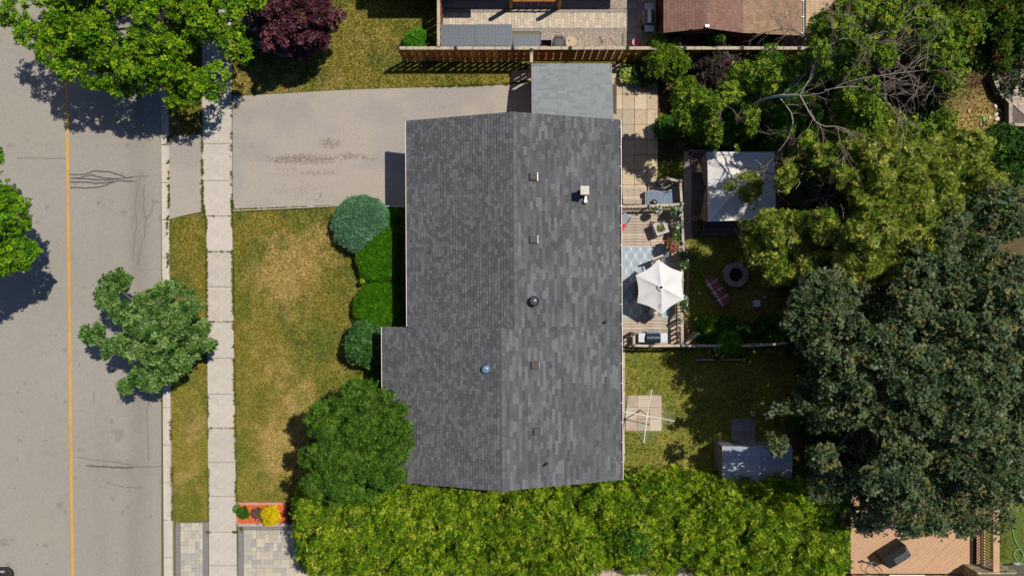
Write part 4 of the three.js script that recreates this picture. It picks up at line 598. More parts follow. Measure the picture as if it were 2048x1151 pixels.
// other trees and shrubs of the back yards
{
  const bl = lobed([19.4, 4.4, -11.3], [3.3, 2, 2.4], 34, 0.85, 5, 51, { span: 1.4 });
  tree('background_tree', 'dense green tree with a few reddish leaves in the top right corner', null, [19.4, 0, -11.6], [19.4, 3.2, -11.5], 0.2, bl, 8000, G.feather, pal([84, 110, 26], [68, 96, 24], [104, 124, 40], [54, 80, 22], [84, 110, 26], [68, 96, 24], [84, 110, 26], [104, 124, 40], [54, 80, 22], [84, 110, 26], [68, 96, 24], [84, 110, 26], [160, 96, 58]), { rag: 0.14, seed: 15, size: 1.5 });
  const b2 = B([[2000, 105, 4, 0.4], [2030, 110, 4.2, 0.5], [1985, 140, 3.8, 0.35], [2015, 150, 3.8, 0.4], [2040, 175, 3.8, 0.4], [2005, 185, 3.4, 0.25], [2060, 140, 4, 0.6]]); const t = thing('bare_twig_tree', 'small tree of grey bare twigs leaning over the weathered deck at the right edge', 'tree'); reseed(680);
  part('trunk', limbGeo([V(21.6, 0, -10.6), V(21.7, 2, -10.6), P(2040, 150, 3.4)], 0.09, 0.04, 7), barkGrey, t); for (const b of b2) { const e = V(b[0], b[1], b[2]), s = P(2040, 150, 3.2); part('limb', limbGeo([s, s.clone().lerp(e, 0.5).add(V(rr(-0.2, 0.2), 0.1, rr(-0.2, 0.2))), e, e.clone().add(V(rr(-0.4, 0.1), 0.1, rr(-0.4, 0.4)))], 0.035, 0.01, 5), barkGrey, t); }
  foliage(t, 'leaves', b2, 380, G.oval, pal([70, 92, 60], [92, 110, 78]), { seed: 16, depth: 0.8, size: 0.8 });
}
const YGx = 0, YG = pal([132, 152, 36], [108, 134, 30], [86, 116, 26], [66, 98, 24]), DG = pal([56, 96, 32], [70, 112, 38], [46, 82, 26], [88, 124, 50]), MG = pal([86, 126, 30], [70, 110, 26], [104, 140, 40], [56, 92, 22]);
{ const [t, bl] = shrub('honeysuckle', 'sprawling honeysuckle with pale yellow flowers climbing over the fence', 'shrub', 1332, 112, 2.0, 1.15, 2300, G.oval, YG, { size: 0.6, n: 12 }); foliage(t, 'blossom', bl.slice(5), 90, G.petal, pal([236, 200, 130], [226, 180, 96], [240, 226, 190]), { seed: 18, size: 1.5, low: 0.3, depth: 0.02, mat: LMd }); }
shrub('vine', 'green vine leaves hanging over the pale top board right of the last dark post cap', 'vine', 1304, 99, 1.9, 0.3, 320, G.oval, YG, { size: 0.55, n: 6 });
shrub('purple_shrub', 'dark purple-leaved shrub under the north fence beside the honeysuckle', 'shrub', 1440, 140, 1.8, 1.15, 2300, G.oval, pal([76, 54, 62], [96, 76, 82], [60, 44, 50], [118, 104, 104], [84, 96, 62]), { size: 0.55, n: 11 });
shrub('tall_shrub', 'upright green shoots rising in front of the brown outbuilding roof', 'shrub', 1428, 82, 2.4, 0.5, 560, G.oval, MG, { size: 0.55, n: 6 });
shrub('green_shrub', 'leafy green shrub along the fence between purple shrub and birch', 'shrub', 1530, 118, 1.9, 0.95, 1700, G.oval, MG, { size: 0.6, n: 10 });
shrub('green_shrub', 'green shrub beside the tan paved yard right of the brown outbuilding', 'shrub', 1650, 62, 2.7, 0.8, 1100, G.oval, DG, { size: 0.65, n: 9 });
shrub('green_shrub', 'bright green shrub under the birch branches near the fence end', 'shrub', 1670, 105, 2.4, 1.1, 1700, G.oval, MG, { size: 0.7, n: 9 });
shrub('green_shrub', 'dark shrub in the shade left of the top right tree', 'shrub', 1790, 60, 2.6, 1.4, 1700, G.oval, DG, { size: 0.8, n: 9 });
shrub('hosta', 'pale yellow-green hosta at the top corner of the paved patio', 'plant', 1258, 148, 0.5, 0.42, 130, G.big, pal([196, 206, 112], [172, 190, 86], [150, 176, 70]), { n: 6, size: 0.55, lift: 0.8 });
shrub('fern', 'dark leafy plant between the hosta and the fence', 'plant', 1290, 150, 0.8, 0.55, 420, G.oval, DG, { size: 0.7, n: 7 });
shrub('peony', 'dark blue-green leafy plant below the purple shrub', 'plant', 1468, 172, 0.9, 0.6, 620, G.oval, pal([44, 98, 46], [58, 116, 56], [76, 130, 66]), { size: 0.7, n: 8 });
{ const [t, bl] = shrub('groundcover_plant', 'low light green plants with a few pale flowers under the birch', 'plant', 1385, 225, 0.6, 1.0, 1100, G.small, YG, { n: 12, size: 1 }); foliage(t, 'blossom', bl.slice(8), 24, G.petal, pal([240, 230, 214], [236, 190, 170]), { seed: 19, size: 1.2, low: 0.3, depth: 0.02 }); }
shrub('green_shrub', 'round green bush at the right edge of the paved patio', 'shrub', 1332, 255, 1.2, 0.55, 820, G.oval, pal([72, 116, 40], [58, 100, 34], [92, 134, 56]), { size: 0.6, n: 8 });
shrub('light_shrub', 'mid-green bush at the foot of the birch above the gazebo', 'shrub', 1475, 245, 2.2, 1.15, 1700, G.small, MG, { n: 11, size: 1.1 });
shrub('light_shrub', 'bushy green growth between the birch and the upper right corner of the gazebo', 'shrub', 1560, 262, 2.6, 1.2, 1700, G.small, MG, { n: 11, size: 1.1 });
shrub('light_shrub', 'light green bush left of the gazebo beside the patio edge', 'shrub', 1405, 262, 1.4, 0.7, 900, G.small, YG, { n: 8, size: 1 });
shrub('light_shrub', 'light green shrub between the patio and the birch trunk', 'shrub', 1375, 190, 1.2, 0.8, 1100, G.small, YG, { n: 9, size: 1.1 });
shrub('green_shrub', 'shrub in front of the bare soil clearing at the right edge', 'shrub', 1990, 295, 1.8, 1.1, 1400, G.oval, DG, { size: 0.75, n: 9 });
shrub('green_shrub', 'dark green shrub at the right edge below the weathered deck', 'shrub', 2035, 300, 1.9, 0.9, 1200, G.oval, pal([64, 104, 36], [52, 90, 30]), { size: 0.75, n: 9 });
shrub('green_shrub', 'dark green shrub at the right edge above the maple crown', 'shrub', 2035, 375, 2.4, 1.2, 1500, G.oval, DG, { size: 0.8, n: 9 });
shrub('leafy_plant', 'bright green leafy plant beside the swung-open deck gate', 'plant', 1414, 652, 0.7, 0.5, 420, G.oval, pal([96, 140, 34], [74, 118, 30]), { size: 0.75, n: 7 });
shrub('ball_shrub', 'ball-shaped green bush right of the open deck gate', 'shrub', 1418, 672, 0.75, 0.42, 1500, G.tiny, pal([66, 106, 22], [54, 92, 18]), { n: 9 });
shrub('ball_shrub', 'shaded ball-shaped bush in the bed above the rear fence', 'shrub', 1491, 660, 0.7, 0.36, 1200, G.tiny, pal([60, 100, 22], [48, 84, 18]), { n: 8 });
shrub('green_shrub', 'bright spreading bush hanging over the top rail of the rear fence', 'shrub', 1460, 688, 1.25, 0.62, 1300, G.small, pal([78, 132, 24], [64, 114, 20], [92, 144, 34]), { n: 9 });
shrub('dark_shrub', 'dark leafy plants in the shaded bed left of the maple', 'plant', 1545, 660, 0.7, 0.8, 700, G.oval, DG, { size: 0.7, n: 8 });
shrub('dark_shrub', 'dark leafy plants in the bed between the two ball-shaped bushes', 'plant', 1455, 655, 0.6, 0.55, 520, G.oval, DG, { size: 0.7, n: 8 });
shrub('flower_plant', 'low plant with pale flowers just below the rear fence rail', 'plant', 1436, 702, 0.6, 0.35, 220, G.small, pal([90, 110, 50], [70, 92, 40], [220, 200, 150]), { n: 5 });

{ // undergrowth below the right-hand trees
  reseed(690); const bl = [], reg = pp([[1390, 165], [1490, 120], [1640, 110], [1890, 90], [1900, 170], [1880, 240], [1960, 290], [2060, 300], [2060, 420], [1960, 560], [1640, 620], [1540, 640], [1560, 480], [1580, 440], [1590, 300], [1500, 270], [1420, 230]]), reg2 = [[13.4, -0.5], [25, -0.5], [25, 9.9], [16.6, 9.6], [13.4, 7]];
  while (bl.length < 330) { const x = rr(8, 25), z = rr(-10, 10); if (inside(x, z, reg) || inside(x, z, reg2)) bl.push([x, rr(0.1, 0.8), z, rr(0.3, 0.6)]); }
  const im = foliage(scene, 'undergrowth', bl, 15000, G.oval, pal([44, 78, 24], [56, 92, 30], [70, 106, 36], [36, 64, 20]), { seed: 33, size: 0.85, low: -0.2, depth: 0.5 }); tag(im, 'dark green undergrowth covering the ground beneath the trees on the right', 'undergrowth', null, 'stuff');
}

// ---------- the back yard ----------
const wd = tones(lin(206, 188, 168), 6, 0.2, 0.85, { map: woodT }), greyWd = tones(lin(176, 166, 154), 5, 0.1, 0.88, { map: woodT }), darkWd = tones(lin(112, 98, 88), 5, 0.12, 0.9, { map: woodT }), railM = tones(lin(206, 190, 168), 4, 0.08, 0.85, { map: woodT });
const blackM = mat([0.015, 0.015, 0.017], 0.45), steelM = mat(lin(190, 194, 200), 0.32, { metalness: 0.75 }), whiteM = mat(lin(236, 232, 226), 0.6), soilM = mat(lin(74, 56, 42), 1, { map: speckT });
{ // patio of square slabs
  const p = thing('patio', null, null); structure(p); reseed(700); const l = [], xs = [1222, 1244.6, 1269.2, 1293.8, 1315.5], ys = [128, 159, 189, 219, 249, 279.5, 309.5, 340, 370, 400];
  for (let i = 0; i < 4; i++) for (let j = 0; j < 9; j++) { const a = X(xs[i]), b = X(xs[i + 1]), c = Z(ys[j]), d = Z(ys[j + 1]); l.push({ p: [(a + b) / 2, 0.005 + rr(-0.006, 0.006), (c + d) / 2], s: [b - a - 0.022, 0.06, d - c - 0.022], e: [rr(-0.006, 0.006), rr(-0.008, 0.008), rr(-0.006, 0.006)], t: Math.floor(R() * 5) }); }
  pieces(p, 'slab', l, [[206, 186, 158], [198, 178, 150], [212, 194, 168], [186, 172, 148], [204, 184, 152]].map((c) => mat(lin(...c), 0.92, { map: grainT }))); part('joint_soil', bx(X(1316) - X(1222), 0.04, Z(404) - Z(128), (X(1316) + X(1222)) / 2, -0.01, (Z(404) + Z(128)) / 2), mat(lin(150, 128, 92), 1, { map: speckT }), p);
  const s = thing('clothesline_pad', null, null); structure(s); const m = []; for (let i = 0; i < 3; i++) for (let j = 0; j < 3; j++) m.push({ p: [X(1263) + i * 0.575, 0.008, Z(802) + j * 0.56], s: [0.56, 0.06, 0.545], e: [0, rr(-0.01, 0.01), 0], t: Math.floor(R() * 4) }); for (let j = 0; j < 6; j++) m.push({ p: [X(1245.5), 0.006, Z(716) + j * 1.02], s: [0.2, 0.06, 0.98], t: j % 4 });
  pieces(s, 'slab', m, [[206, 190, 166], [196, 176, 156], [212, 196, 172], [188, 172, 150]].map((c) => mat(lin(...c), 0.92, { map: grainT })));
  const w = thing('side_path', null, null); structure(w); const q = []; for (let j = 0; j < 9; j++) q.push({ p: [X(1376.5), 0.006, Z(312) + j * 0.47], s: [0.42, 0.06, 0.455], t: j % 4 }); for (let j = 0; j < 4; j++) q.push({ p: [X(1372) + 0.35 + j * 0.46, 0.006, Z(305)], s: [0.44, 0.06, 0.3], t: (j + 1) % 4 }); pieces(w, 'slab', q, tones(lin(186, 176, 160), 4, 0.08, 0.92, { map: grainT }));
  part('strip', bx(0.16, 0.05, 4.6, X(1375), 0, Z(585)), mat(lin(190, 150, 116), 0.95, { map: speckT }), w);
}
const DK = 0.42;
{ // wooden deck with steps
  const d = thing('deck', 'weathered wooden deck along the back wall of the house', 'deck'); reseed(710); const l = [], x0 = X(1236, DK), x1 = X(1301, DK), x2 = X(1355, DK), x3 = X(1362, DK);
  let i = 0; for (let z = Z(414, DK); z < Z(689, DK); z += 0.137, i++) { const y = DK - 0.02 + rr(-0.003, 0.003), up = z < Z(493, DK); const seg = up ? [[x0, x1], [x1 + 0.01, x2]] : [[x0, x2]]; for (const [a, b] of seg) l.push({ p: [(a + b) / 2, y, z + 0.065], s: [b - a - 0.008, 0.035, 0.119], e: [0, rr(-0.003, 0.003), rr(-0.003, 0.003)], t: Math.floor(R() * 6) }); }
  l.push({ p: [(x2 + x3) / 2 + 0.005, DK - 0.02, Z(552, DK)], s: [x3 - x2, 0.035, Z(689, DK) - Z(414, DK)], t: 2 });
  pieces(d, 'board', l, wd, { most: 300 });
  part('joist', [0, 1, 2, 3, 4].map((k) => bx(0.06, 0.16, Z(688) - Z(412), x0 + 0.15 + k * 0.62, DK - 0.13, (Z(412) + Z(688)) / 2)), darkWd[2], d);
  part('skirt', [bx(0.03, 0.3, Z(689, DK) - Z(414, DK), x3, 0.2, Z(551, DK)), bx(x3 - x0, 0.3, 0.03, (x0 + x3) / 2, 0.2, Z(689, DK) - 0.01)], greyWd[1], d);
  const st = []; for (let k = 0; k < 3; k++) for (let q = 0; q < 2; q++) st.push({ p: [X(1268, 0.2), 0.36 - k * 0.12, Z(406 - k * 11.5, 0.2) - q * 0.135], s: [1.08, 0.035, 0.125], t: Math.floor(R() * 6) }); pieces(d, 'step_board', st, wd);
  part('landing', bx(1.5, 0.04, 1.05, X(1328, 0.1), 0.1, Z(388, 0.1)), greyWd[2], d);
}
function railing(name, label, cat, pts, top, base, o = {}) {
  const t = thing(name, label, cat, o.group); reseed(o.seed || 720); const w = pts.map(([a, b]) => P(a, b, top));
  w.forEach((p, i) => { if (o.posts === false || (o.skip || []).includes(i)) return; const e = part('post', bx(0.09, top - base + 0.1, 0.09, p.x, (top + base) / 2 + 0.03, p.z), railM[i % 4], t); if (o.caps !== false) part('post_cap', [bx(0.13, 0.035, 0.13, p.x, top + 0.1, p.z), bx(0.09, 0.03, 0.09, p.x, top + 0.13, p.z)], o.capM || mat(lin(120, 124, 132), 0.5), e); });
  for (let i = 0; i < w.length - 1; i++) { const a = w[i].clone(), b = w[i + 1].clone(), d = b.clone().sub(a), L = d.length(), c = a.clone().lerp(b, 0.5), ry = Math.atan2(-d.z, d.x); part('top_rail', bx(L - 0.09, 0.035, o.tw || 0.11, c.x, top, c.z, ry), railM[i % 4], t); part('bottom_rail', bx(L - 0.09, 0.06, 0.04, c.x, base + 0.1, c.z, ry), railM[(i + 1) % 4], t); const n = Math.max(1, Math.floor(L / (o.pitch || 0.15))); for (let k = 0; k < n; k++) { const q = a.clone().lerp(b, (k + 0.5) / n); part('baluster', bx(o.bw || 0.04, top - base - 0.12, 0.03, q.x, (top + base) / 2 + 0.03, q.z, ry), railM[(k + i) % 4], t); } }
  return t;
}
railing('deck_railing', 'deck railing with balusters between the steps and the seating area', 'railing', [[1242, 412.5], [1300, 411.5], [1364, 408]], 1.22, DK);
railing('deck_railing', 'long deck railing on the garden side with flower boxes on it', 'railing', [[1364, 408.5], [1366.5, 486], [1364.5, 560], [1364, 641]], 1.22, DK, { skip: [0], seed: 721 });
railing('deck_railing', 'deck railing beside the grill on the garden side, casting a chevron of stripes', 'railing', [[1364.5, 642], [1365, 690]], 1.22, DK, { skip: [0], seed: 722, pitch: 0.2, bw: 0.09, tw: 0.13 });
railing('deck_railing', 'deck railing behind the grill along the lower end of the deck', 'railing', [[1268.5, 667], [1268, 690.5], [1302, 691.5], [1362, 690.5]], 1.22, DK, { skip: [3], seed: 723, capM: mat(lin(92, 94, 98), 0.6) });
railing('step_railing', 'short railing round the landing by the deck steps', 'railing', [[1334, 357], [1361, 362], [1363.5, 405]], 1.1, 0.1, { skip: [2], seed: 724, capM: mat(lin(52, 54, 70), 0.5) });
railing('rear_fence', 'low grey picket fence from the deck corner across the yard toward the maple', 'fence', [[1367, 690], [1388, 691], [1506, 691], [1572, 686]], 1.12, 0, { seed: 725, pitch: 0.13, bw: 0.08 });
railing('garden_gate', 'small wooden picket gate swung open from the deck corner', 'gate', [[1372, 688], [1396, 667]], 1.05, 0.1, { seed: 726, pitch: 0.13, bw: 0.09, caps: false });
railing('trellis_panel', 'grey low edging rail lying across the shaded lawn below the rear fence', 'edging', [[1396, 719.5], [1487, 718.5]], 0.28, 0, { seed: 727, pitch: 0.3, caps: false, tw: 0.05 });
{ // patterned rug
  const t = tex(512, 760, (u, v) => { const x = u * 2.24, z = v * 3.33, a = x / 0.43, b = z / 0.72, f = Math.cos(6.283 * a) + Math.cos(6.283 * b), f2 = Math.abs(f); let k = Math.max(sm(0.16, 0.08, f2), sm(0.16, 0.08, Math.abs(f2 - 0.95)) * 0.75, sm(0.035, 0.018, Math.abs(((a * 2 + 0.5) % 1) - 0.5) * 0.43) * (f2 < 0.9 ? 0.85 : 0)); if (u < 0.02 || u > 0.98 || v < 0.014 || v > 0.986) k = 0.25; return mix3(lin(158, 172, 182), lin(222, 228, 232), k).map((c) => c * (0.9 + 0.2 * hash(u * 512, v * 760, 3))); }, true, THREE.ClampToEdgeWrapping);
  const w = X(1340.5, DK) - X(1243.5, DK), d = Z(636, DK) - Z(492.5, DK), g = new THREE.BoxGeometry(w, 0.012, d).translate(X(1292, DK), DK + 0.012, Z(564.2, DK)); tag(part('rug', g, new THREE.MeshStandardMaterial({ map: t, roughness: 0.95 }), scene, { keepUV: true }), 'pale blue outdoor rug with a white lattice pattern on the deck', 'rug');
}
{ // patio umbrella
  const t = thing('patio_umbrella', 'white hexagonal patio umbrella standing over the rug', 'umbrella'), hr = DK + 1.56, ht = DK + 2.0, c = P(1322.5, 574, ht), vs = [[1317.6, 518.5], [1365.6, 543.8], [1368.8, 598.5], [1324, 628.8], [1274.5, 605], [1271.4, 549.8]].map(([a, b]) => P(a, b, hr));
  const cloth = new THREE.MeshPhysicalMaterial({ roughness: 0.9, transmission: 0.22, thickness: 0, side: THREE.DoubleSide }); cloth.color.setRGB(0.66, 0.655, 0.645);
  for (let i = 0; i < 6; i++) {
    const a = vs[i], b = vs[(i + 1) % 6], pos = [], N = 8, M = 8, idx = [];
    for (let j = 0; j <= N; j++) for (let k = 0; k <= M; k++) { const r = j / N, s = k / M, e = a.clone().lerp(b, s), bow = Math.sin(s * Math.PI); const m = a.clone().add(b).multiplyScalar(0.5), inn = c.clone().sub(m).setY(0).normalize(); e.addScaledVector(inn, bow * 0.085).setY(hr + bow * 0.03); const p = c.clone().lerp(e, r); p.y = mix(ht, e.y, r ** 1.12) - bow * 0.05 * Math.sin(r * Math.PI); pos.push(p.x, p.y, p.z); }
    for (let j = 0; j < N; j++) for (let k = 0; k < M; k++) { const q = j * (M + 1) + k; idx.push(q, q + 1, q + M + 1, q + 1, q + M + 2, q + M + 1); }
    const g = new THREE.BufferGeometry(); g.setAttribute('position', new THREE.Float32BufferAttribute(pos, 3)); g.setIndex(idx); g.computeVertexNormals(); g.setAttribute('uv', new THREE.Float32BufferAttribute(new Float32Array(pos.length / 3 * 2), 2)); part('canopy_panel', g, cloth, t);
    part('rib', rod(c.clone().setY(ht - 0.06), a.clone().setY(hr - 0.03), 0.012), blackM, t);
  }
  part('vent_cap', new THREE.ConeGeometry(0.17, 0.06, 6, 1, true).rotateY(0.1).translate(c.x, ht + 0.035, c.z), cloth, t); part('finial', [cyl(0.05, 0.055, 0.05, c.x, ht + 0.1, c.z, 14), new THREE.SphereGeometry(0.035, 10, 8).translate(c.x, ht + 0.15, c.z)], blackM, t);
  part('pole', cyl(0.024, 0.024, ht - DK, c.x - 0.0, (ht + DK) / 2, c.z), blackM, t); part('base', cyl(0.24, 0.26, 0.07, c.x, DK + 0.06, c.z, 24), blackM, t);
  part('tie_strap', [rod(P(1322, 606, 2.22), P(1322.5, 617, 2.14), 0.006), new THREE.TorusGeometry(0.022, 0.006, 5, 12).rotateX(Math.PI / 2).translate(...P(1321.5, 610, 2.22).toArray())], mat(lin(150, 148, 146), 0.6), t);
  const tb = thing('patio_table', 'round patio table under the white umbrella', 'table'); part('table_top', cyl(0.55, 0.55, 0.03, c.x, DK + 0.7, c.z, 32), mat(lin(150, 140, 130), 0.5), tb); for (let k = 0; k < 4; k++) { const a = k * 1.571 + 0.6; part('leg', bar(V(c.x + Math.cos(a) * 0.4, DK + 0.69, c.z + Math.sin(a) * 0.4), V(c.x + Math.cos(a) * 0.46, DK + 0.02, c.z + Math.sin(a) * 0.46), 0.03), blackM, tb); }
}
function patioChair(name, label, px, py, ry, cushion, group) {
  const t = thing(name, label, 'chair', group), o = P(px, py, DK + 0.4), M = new THREE.Matrix4().makeRotationY(ry).setPosition(o.x, DK + 0.02, o.z), q = (g) => g.applyMatrix4(M);
  part('seat', q(bx(0.54, 0.09, 0.52, 0, 0.42, 0)), cushion[0], t); part('seat_stripe', [q(bx(0.12, 0.012, 0.52, -0.14, 0.47, 0)), q(bx(0.12, 0.012, 0.52, 0.14, 0.47, 0))], cushion[1], t);
  part('backrest', q(bx(0.54, 0.52, 0.08, 0, 0.7, -0.29, 0, -0.2)), cushion[0], t);
  for (const s of [-1, 1]) { part('arm', [q(bx(0.05, 0.03, 0.56, s * 0.3, 0.62, 0.02)), q(bx(0.03, 0.2, 0.03, s * 0.3, 0.52, 0.26))], blackM, t); part('leg', q(bx(0.035, 0.4, 0.035, s * 0.27, 0.2, 0.25)), blackM, t); part('leg', q(bx(0.035, 0.62, 0.035, s * 0.27, 0.31, -0.27)), blackM, t); }
}
const beige = mat(lin(206, 196, 178), 0.9, { map: grainT }), taupe = mat(lin(104, 94, 84), 0.9, { map: grainT });
patioChair('patio_chair', 'striped cushioned chair at the upper side of the umbrella', 1316, 529, 0.38, [beige, taupe]);
patioChair('patio_chair', 'beige chair peeking out below the umbrella', 1310, 617, 2.75, [beige, beige]);
patioChair('patio_chair', 'dark chair in the shadow left of the umbrella', 1281, 577, 1.57, [taupe, taupe]);
{ // red and white folding chair by the wall
  const t = thing('lawn_chair', 'red and pale blue folding chair against the house wall', 'chair'), M = new THREE.Matrix4().makeRotationY(-0.5).setPosition(X(1243.5, 0.9), DK + 0.02, Z(447, 0.9)), q = (g) => g.applyMatrix4(M);
  part('seat', q(bx(0.4, 0.03, 0.36, 0, 0.42, 0.14)), mat(lin(226, 12, 24), 0.7), t); part('backrest', q(bx(0.46, 0.4, 0.03, 0.05, 0.62, -0.3, 0, -0.9)), mat(lin(206, 216, 224), 0.6), t); part('frame', [q(bar(V(-0.2, 0, 0.3), V(-0.2, 0.8, -0.4), 0.02)), q(bar(V(0.22, 0, 0.3), V(0.22, 0.8, -0.4), 0.02)), q(bar(V(-0.2, 0.02, -0.25), V(-0.2, 0.45, 0.3), 0.02)), q(bar(V(0.22, 0.02, -0.25), V(0.22, 0.45, 0.3), 0.02))], steelM, t);
}
{ // square planter
  const t = thing('planter', 'square pale grey planter full of spiky yellow-green leaves on the deck', 'planter'), h = DK + 0.62, c = P(1322.5, 455.5, h), ry = 0.37, M = new THREE.Matrix4().makeRotationY(ry).setPosition(c.x, 0, c.z), q = (g) => g.applyMatrix4(M), m = mat(lin(196, 190, 184), 0.8, { map: grainT }), S = 0.30;
  part('side', [q(bx(0.14, 0.6, S * 2, S - 0.07, DK + 0.31, 0)), q(bx(0.14, 0.6, S * 2, -S + 0.07, DK + 0.31, 0)), q(bx(S * 2 - 0.28, 0.6, 0.14, 0, DK + 0.31, S - 0.07)), q(bx(S * 2 - 0.28, 0.6, 0.14, 0, DK + 0.31, -S + 0.07))], m, t); part('soil', q(bx(S * 2 - 0.28, 0.05, S * 2 - 0.28, 0, DK + 0.5, 0)), soilM, t);
  foliage(t, 'leaves', [[c.x - 0.03, DK + 0.56, c.z, 0.1], [c.x + 0.05, DK + 0.54, c.z + 0.05, 0.07]], 46, G.needle, pal([176, 180, 90], [140, 152, 70], [196, 196, 120], [96, 110, 60]), { seed: 30, rag: 0, size: 0.9, low: 0, lift: 0.2 });
}
function makeGrill(name, label, px, py, base, ry, lidM, o = {}) {
  const t = thing(name, label, 'grill'), o3 = P(px, py, base + 0.9), M = new THREE.Matrix4().makeRotationY(ry).setPosition(o3.x, base, o3.z), q = (g) => g.applyMatrix4(M);
  part('cart', [q(bx(0.58, 0.6, 0.42, 0, 0.42, 0)), q(bx(0.6, 0.04, 0.46, 0, 0.1, 0))], blackM, t);
  part('lid', [q(new THREE.CylinderGeometry(0.235, 0.235, 0.62, 28).rotateZ(Math.PI / 2).translate(0, 0.76, 0.03)), q(bx(0.62, 0.06, 0.5, 0, 0.75, 0))], lidM, t);
  const hd = part('handle', [q(rod(V(-0.26, 0.94, -0.3), V(0.26, 0.94, -0.3), 0.016)), q(rod(V(-0.26, 0.92, -0.3), V(-0.26, 0.86, -0.2), 0.014)), q(rod(V(0.26, 0.92, -0.3), V(0.26, 0.86, -0.2), 0.014))], steelM, t);
  part('control_panel', q(bx(0.62, 0.12, 0.12, 0, 0.74, -0.27)), o.panel || steelM, t); for (let k = 0; k < 4; k++) part('knob', q(new THREE.CylinderGeometry(0.025, 0.025, 0.03, 10).rotateX(Math.PI / 2).translate(-0.2 + k * 0.13, 0.74, -0.345)), blackM, t);
  for (const s of [-1, 1]) { part('side_shelf', q(bx(0.3, 0.03, 0.42, s * 0.5 + (s > 0 ? 0.01 : -0.01), 0.8, 0)), o.shelf || steelM, t); part('wheel', q(new THREE.CylinderGeometry(0.07, 0.07, 0.04, 14).rotateZ(Math.PI / 2).translate(s * 0.26, 0.07, 0.16)), blackM, t); }
  return t;
}
makeGrill('gas_grill', 'gas grill with dark lid and pale side shelves at the end of the deck', 1307, 675, DK, 0, mat(lin(52, 60, 72), 0.3, { metalness: 0.2 }), { shelf: mat(lin(196, 204, 210), 0.45, { metalness: 0.2 }) });
{ // deck box with bowl
  const t = thing('storage_bench', 'blue-grey wooden storage bench beside the deck steps', 'bench'), y = 0.62, a = P(1293, 382, y), b = P(1348, 409, y), m = tones(lin(118, 136, 160), 4, 0.06, 0.7, { map: woodT }), w = b.x - a.x; reseed(740);
  part('body', bx(w - 0.06, 0.46, b.z - a.z - 0.06, (a.x + b.x) / 2, 0.36, (a.z + b.z) / 2), m[0], t); const l = []; for (let k = 0; k < 5; k++) l.push({ p: [a.x + (k + 0.5) * w / 5, y, (a.z + b.z) / 2], s: [w / 5 - 0.01, 0.04, b.z - a.z], t: k % 4 }); pieces(t, 'lid_board', l, m); part('end_board', bx(0.05, 0.5, b.z - a.z + 0.02, a.x - 0.03, 0.36, (a.z + b.z) / 2), greyWd[1], t);
  const p = thing('plant_pot', 'small dark pot with a pale brown ball on the blue-grey bench', 'pot'), c = P(1308.5, 404, 0.74); part('pot', new THREE.LatheGeometry([[0.0, 0], [0.085, 0], [0.12, 0.16], [0.1, 0.16], [0.085, 0.1], [0, 0.09]].map((v) => new THREE.Vector2(...v)), 18).translate(c.x, 0.645, c.z), blackM, p); part('ball', new THREE.SphereGeometry(0.06, 12, 8).translate(c.x + 0.01, 0.78, c.z), mat(lin(206, 168, 124), 0.8), p);
}
{ const t = thing('stump_stool', 'round grey wooden stump at the corner of the paved patio', 'stool'), c = P(1322, 364, 0.4); part('side', cyl(0.17, 0.18, 0.38, c.x, 0.2, c.z, 20, true), barkM, t); part('top', cyl(0.17, 0.17, 0.02, c.x, 0.4, c.z, 20), mat(lin(172, 160, 146), 0.9, { map: woodT }), t); }
function pot(name, label, cat, px, py, h, r, blossoms, o = {}) {
  const t = thing(name, label, cat, o.group), c = P(px, py, h); reseed(Math.round(px * 7 + py));
  if (o.box) part('box', bx(o.box[0], 0.17, o.box[1], c.x, h - 0.1, c.z), o.potM || mat(lin(92, 76, 66), 0.8, { map: woodT }), t); else part('pot', new THREE.LatheGeometry([[0.0, 0], [r * 0.42, 0], [r * 0.6, o.ph || 0.24], [r * 0.5, o.ph || 0.24], [0, (o.ph || 0.24) - 0.04]].map((v) => new THREE.Vector2(...v)), 16).translate(c.x, h - (o.ph || 0.24), c.z), o.potM || mat(lin(88, 76, 70), 0.7), t);
  const bl = o.box ? [-1, 0, 1].map((k) => [c.x, h + 0.03, c.z + k * o.box[1] * 0.33, o.box[1] * 0.22]) : [[c.x, h + 0.05, c.z, r * 0.7], [c.x + r * 0.35, h, c.z, r * 0.45], [c.x - r * 0.35, h, c.z + r * 0.2, r * 0.45], [c.x, h, c.z - r * 0.4, r * 0.42]];
  foliage(t, 'leaves', bl, o.n || 150, o.geo || G.small, pal([74, 112, 40], [92, 130, 44], [58, 92, 34]), { seed: 31, low: -0.2, size: 0.9 }); if (blossoms) foliage(t, 'blossom', bl, o.nb || 90, G.petal, pal(...blossoms), { seed: 32, low: 0, depth: 0.05, size: o.bs || 1.1 }); return t;
}
const PINK = [[240, 84, 120], [246, 120, 150], [230, 60, 96], [250, 170, 190]], WHITE = [[252, 250, 248], [244, 242, 248], [226, 224, 238]], PURP = [[92, 76, 130], [112, 96, 150], [80, 66, 112]];
pot('flower_pot', 'large pot of pink flowers at the upper right corner of the rug', 'flower pot', 1344, 490, DK + 0.75, 0.36, PINK, { n: 330, nb: 240, bs: 1.25, ph: 0.6 });
{ const t = thing('plant_stand', 'dark wire stand under the pink flowers', 'plant stand'), c = P(1344, 490, DK + 0.2); for (let k = 0; k < 3; k++) { const a = k * 2.09; part('leg', bar(V(c.x + Math.cos(a) * 0.12, DK + 0.16, c.z + Math.sin(a) * 0.12), V(c.x + Math.cos(a) * 0.3, DK + 0.02, c.z + Math.sin(a) * 0.3), 0.02), blackM, t); } part('ring', new THREE.TorusGeometry(0.14, 0.012, 6, 20).rotateX(Math.PI / 2).translate(c.x, DK + 0.16, c.z), blackM, t); }
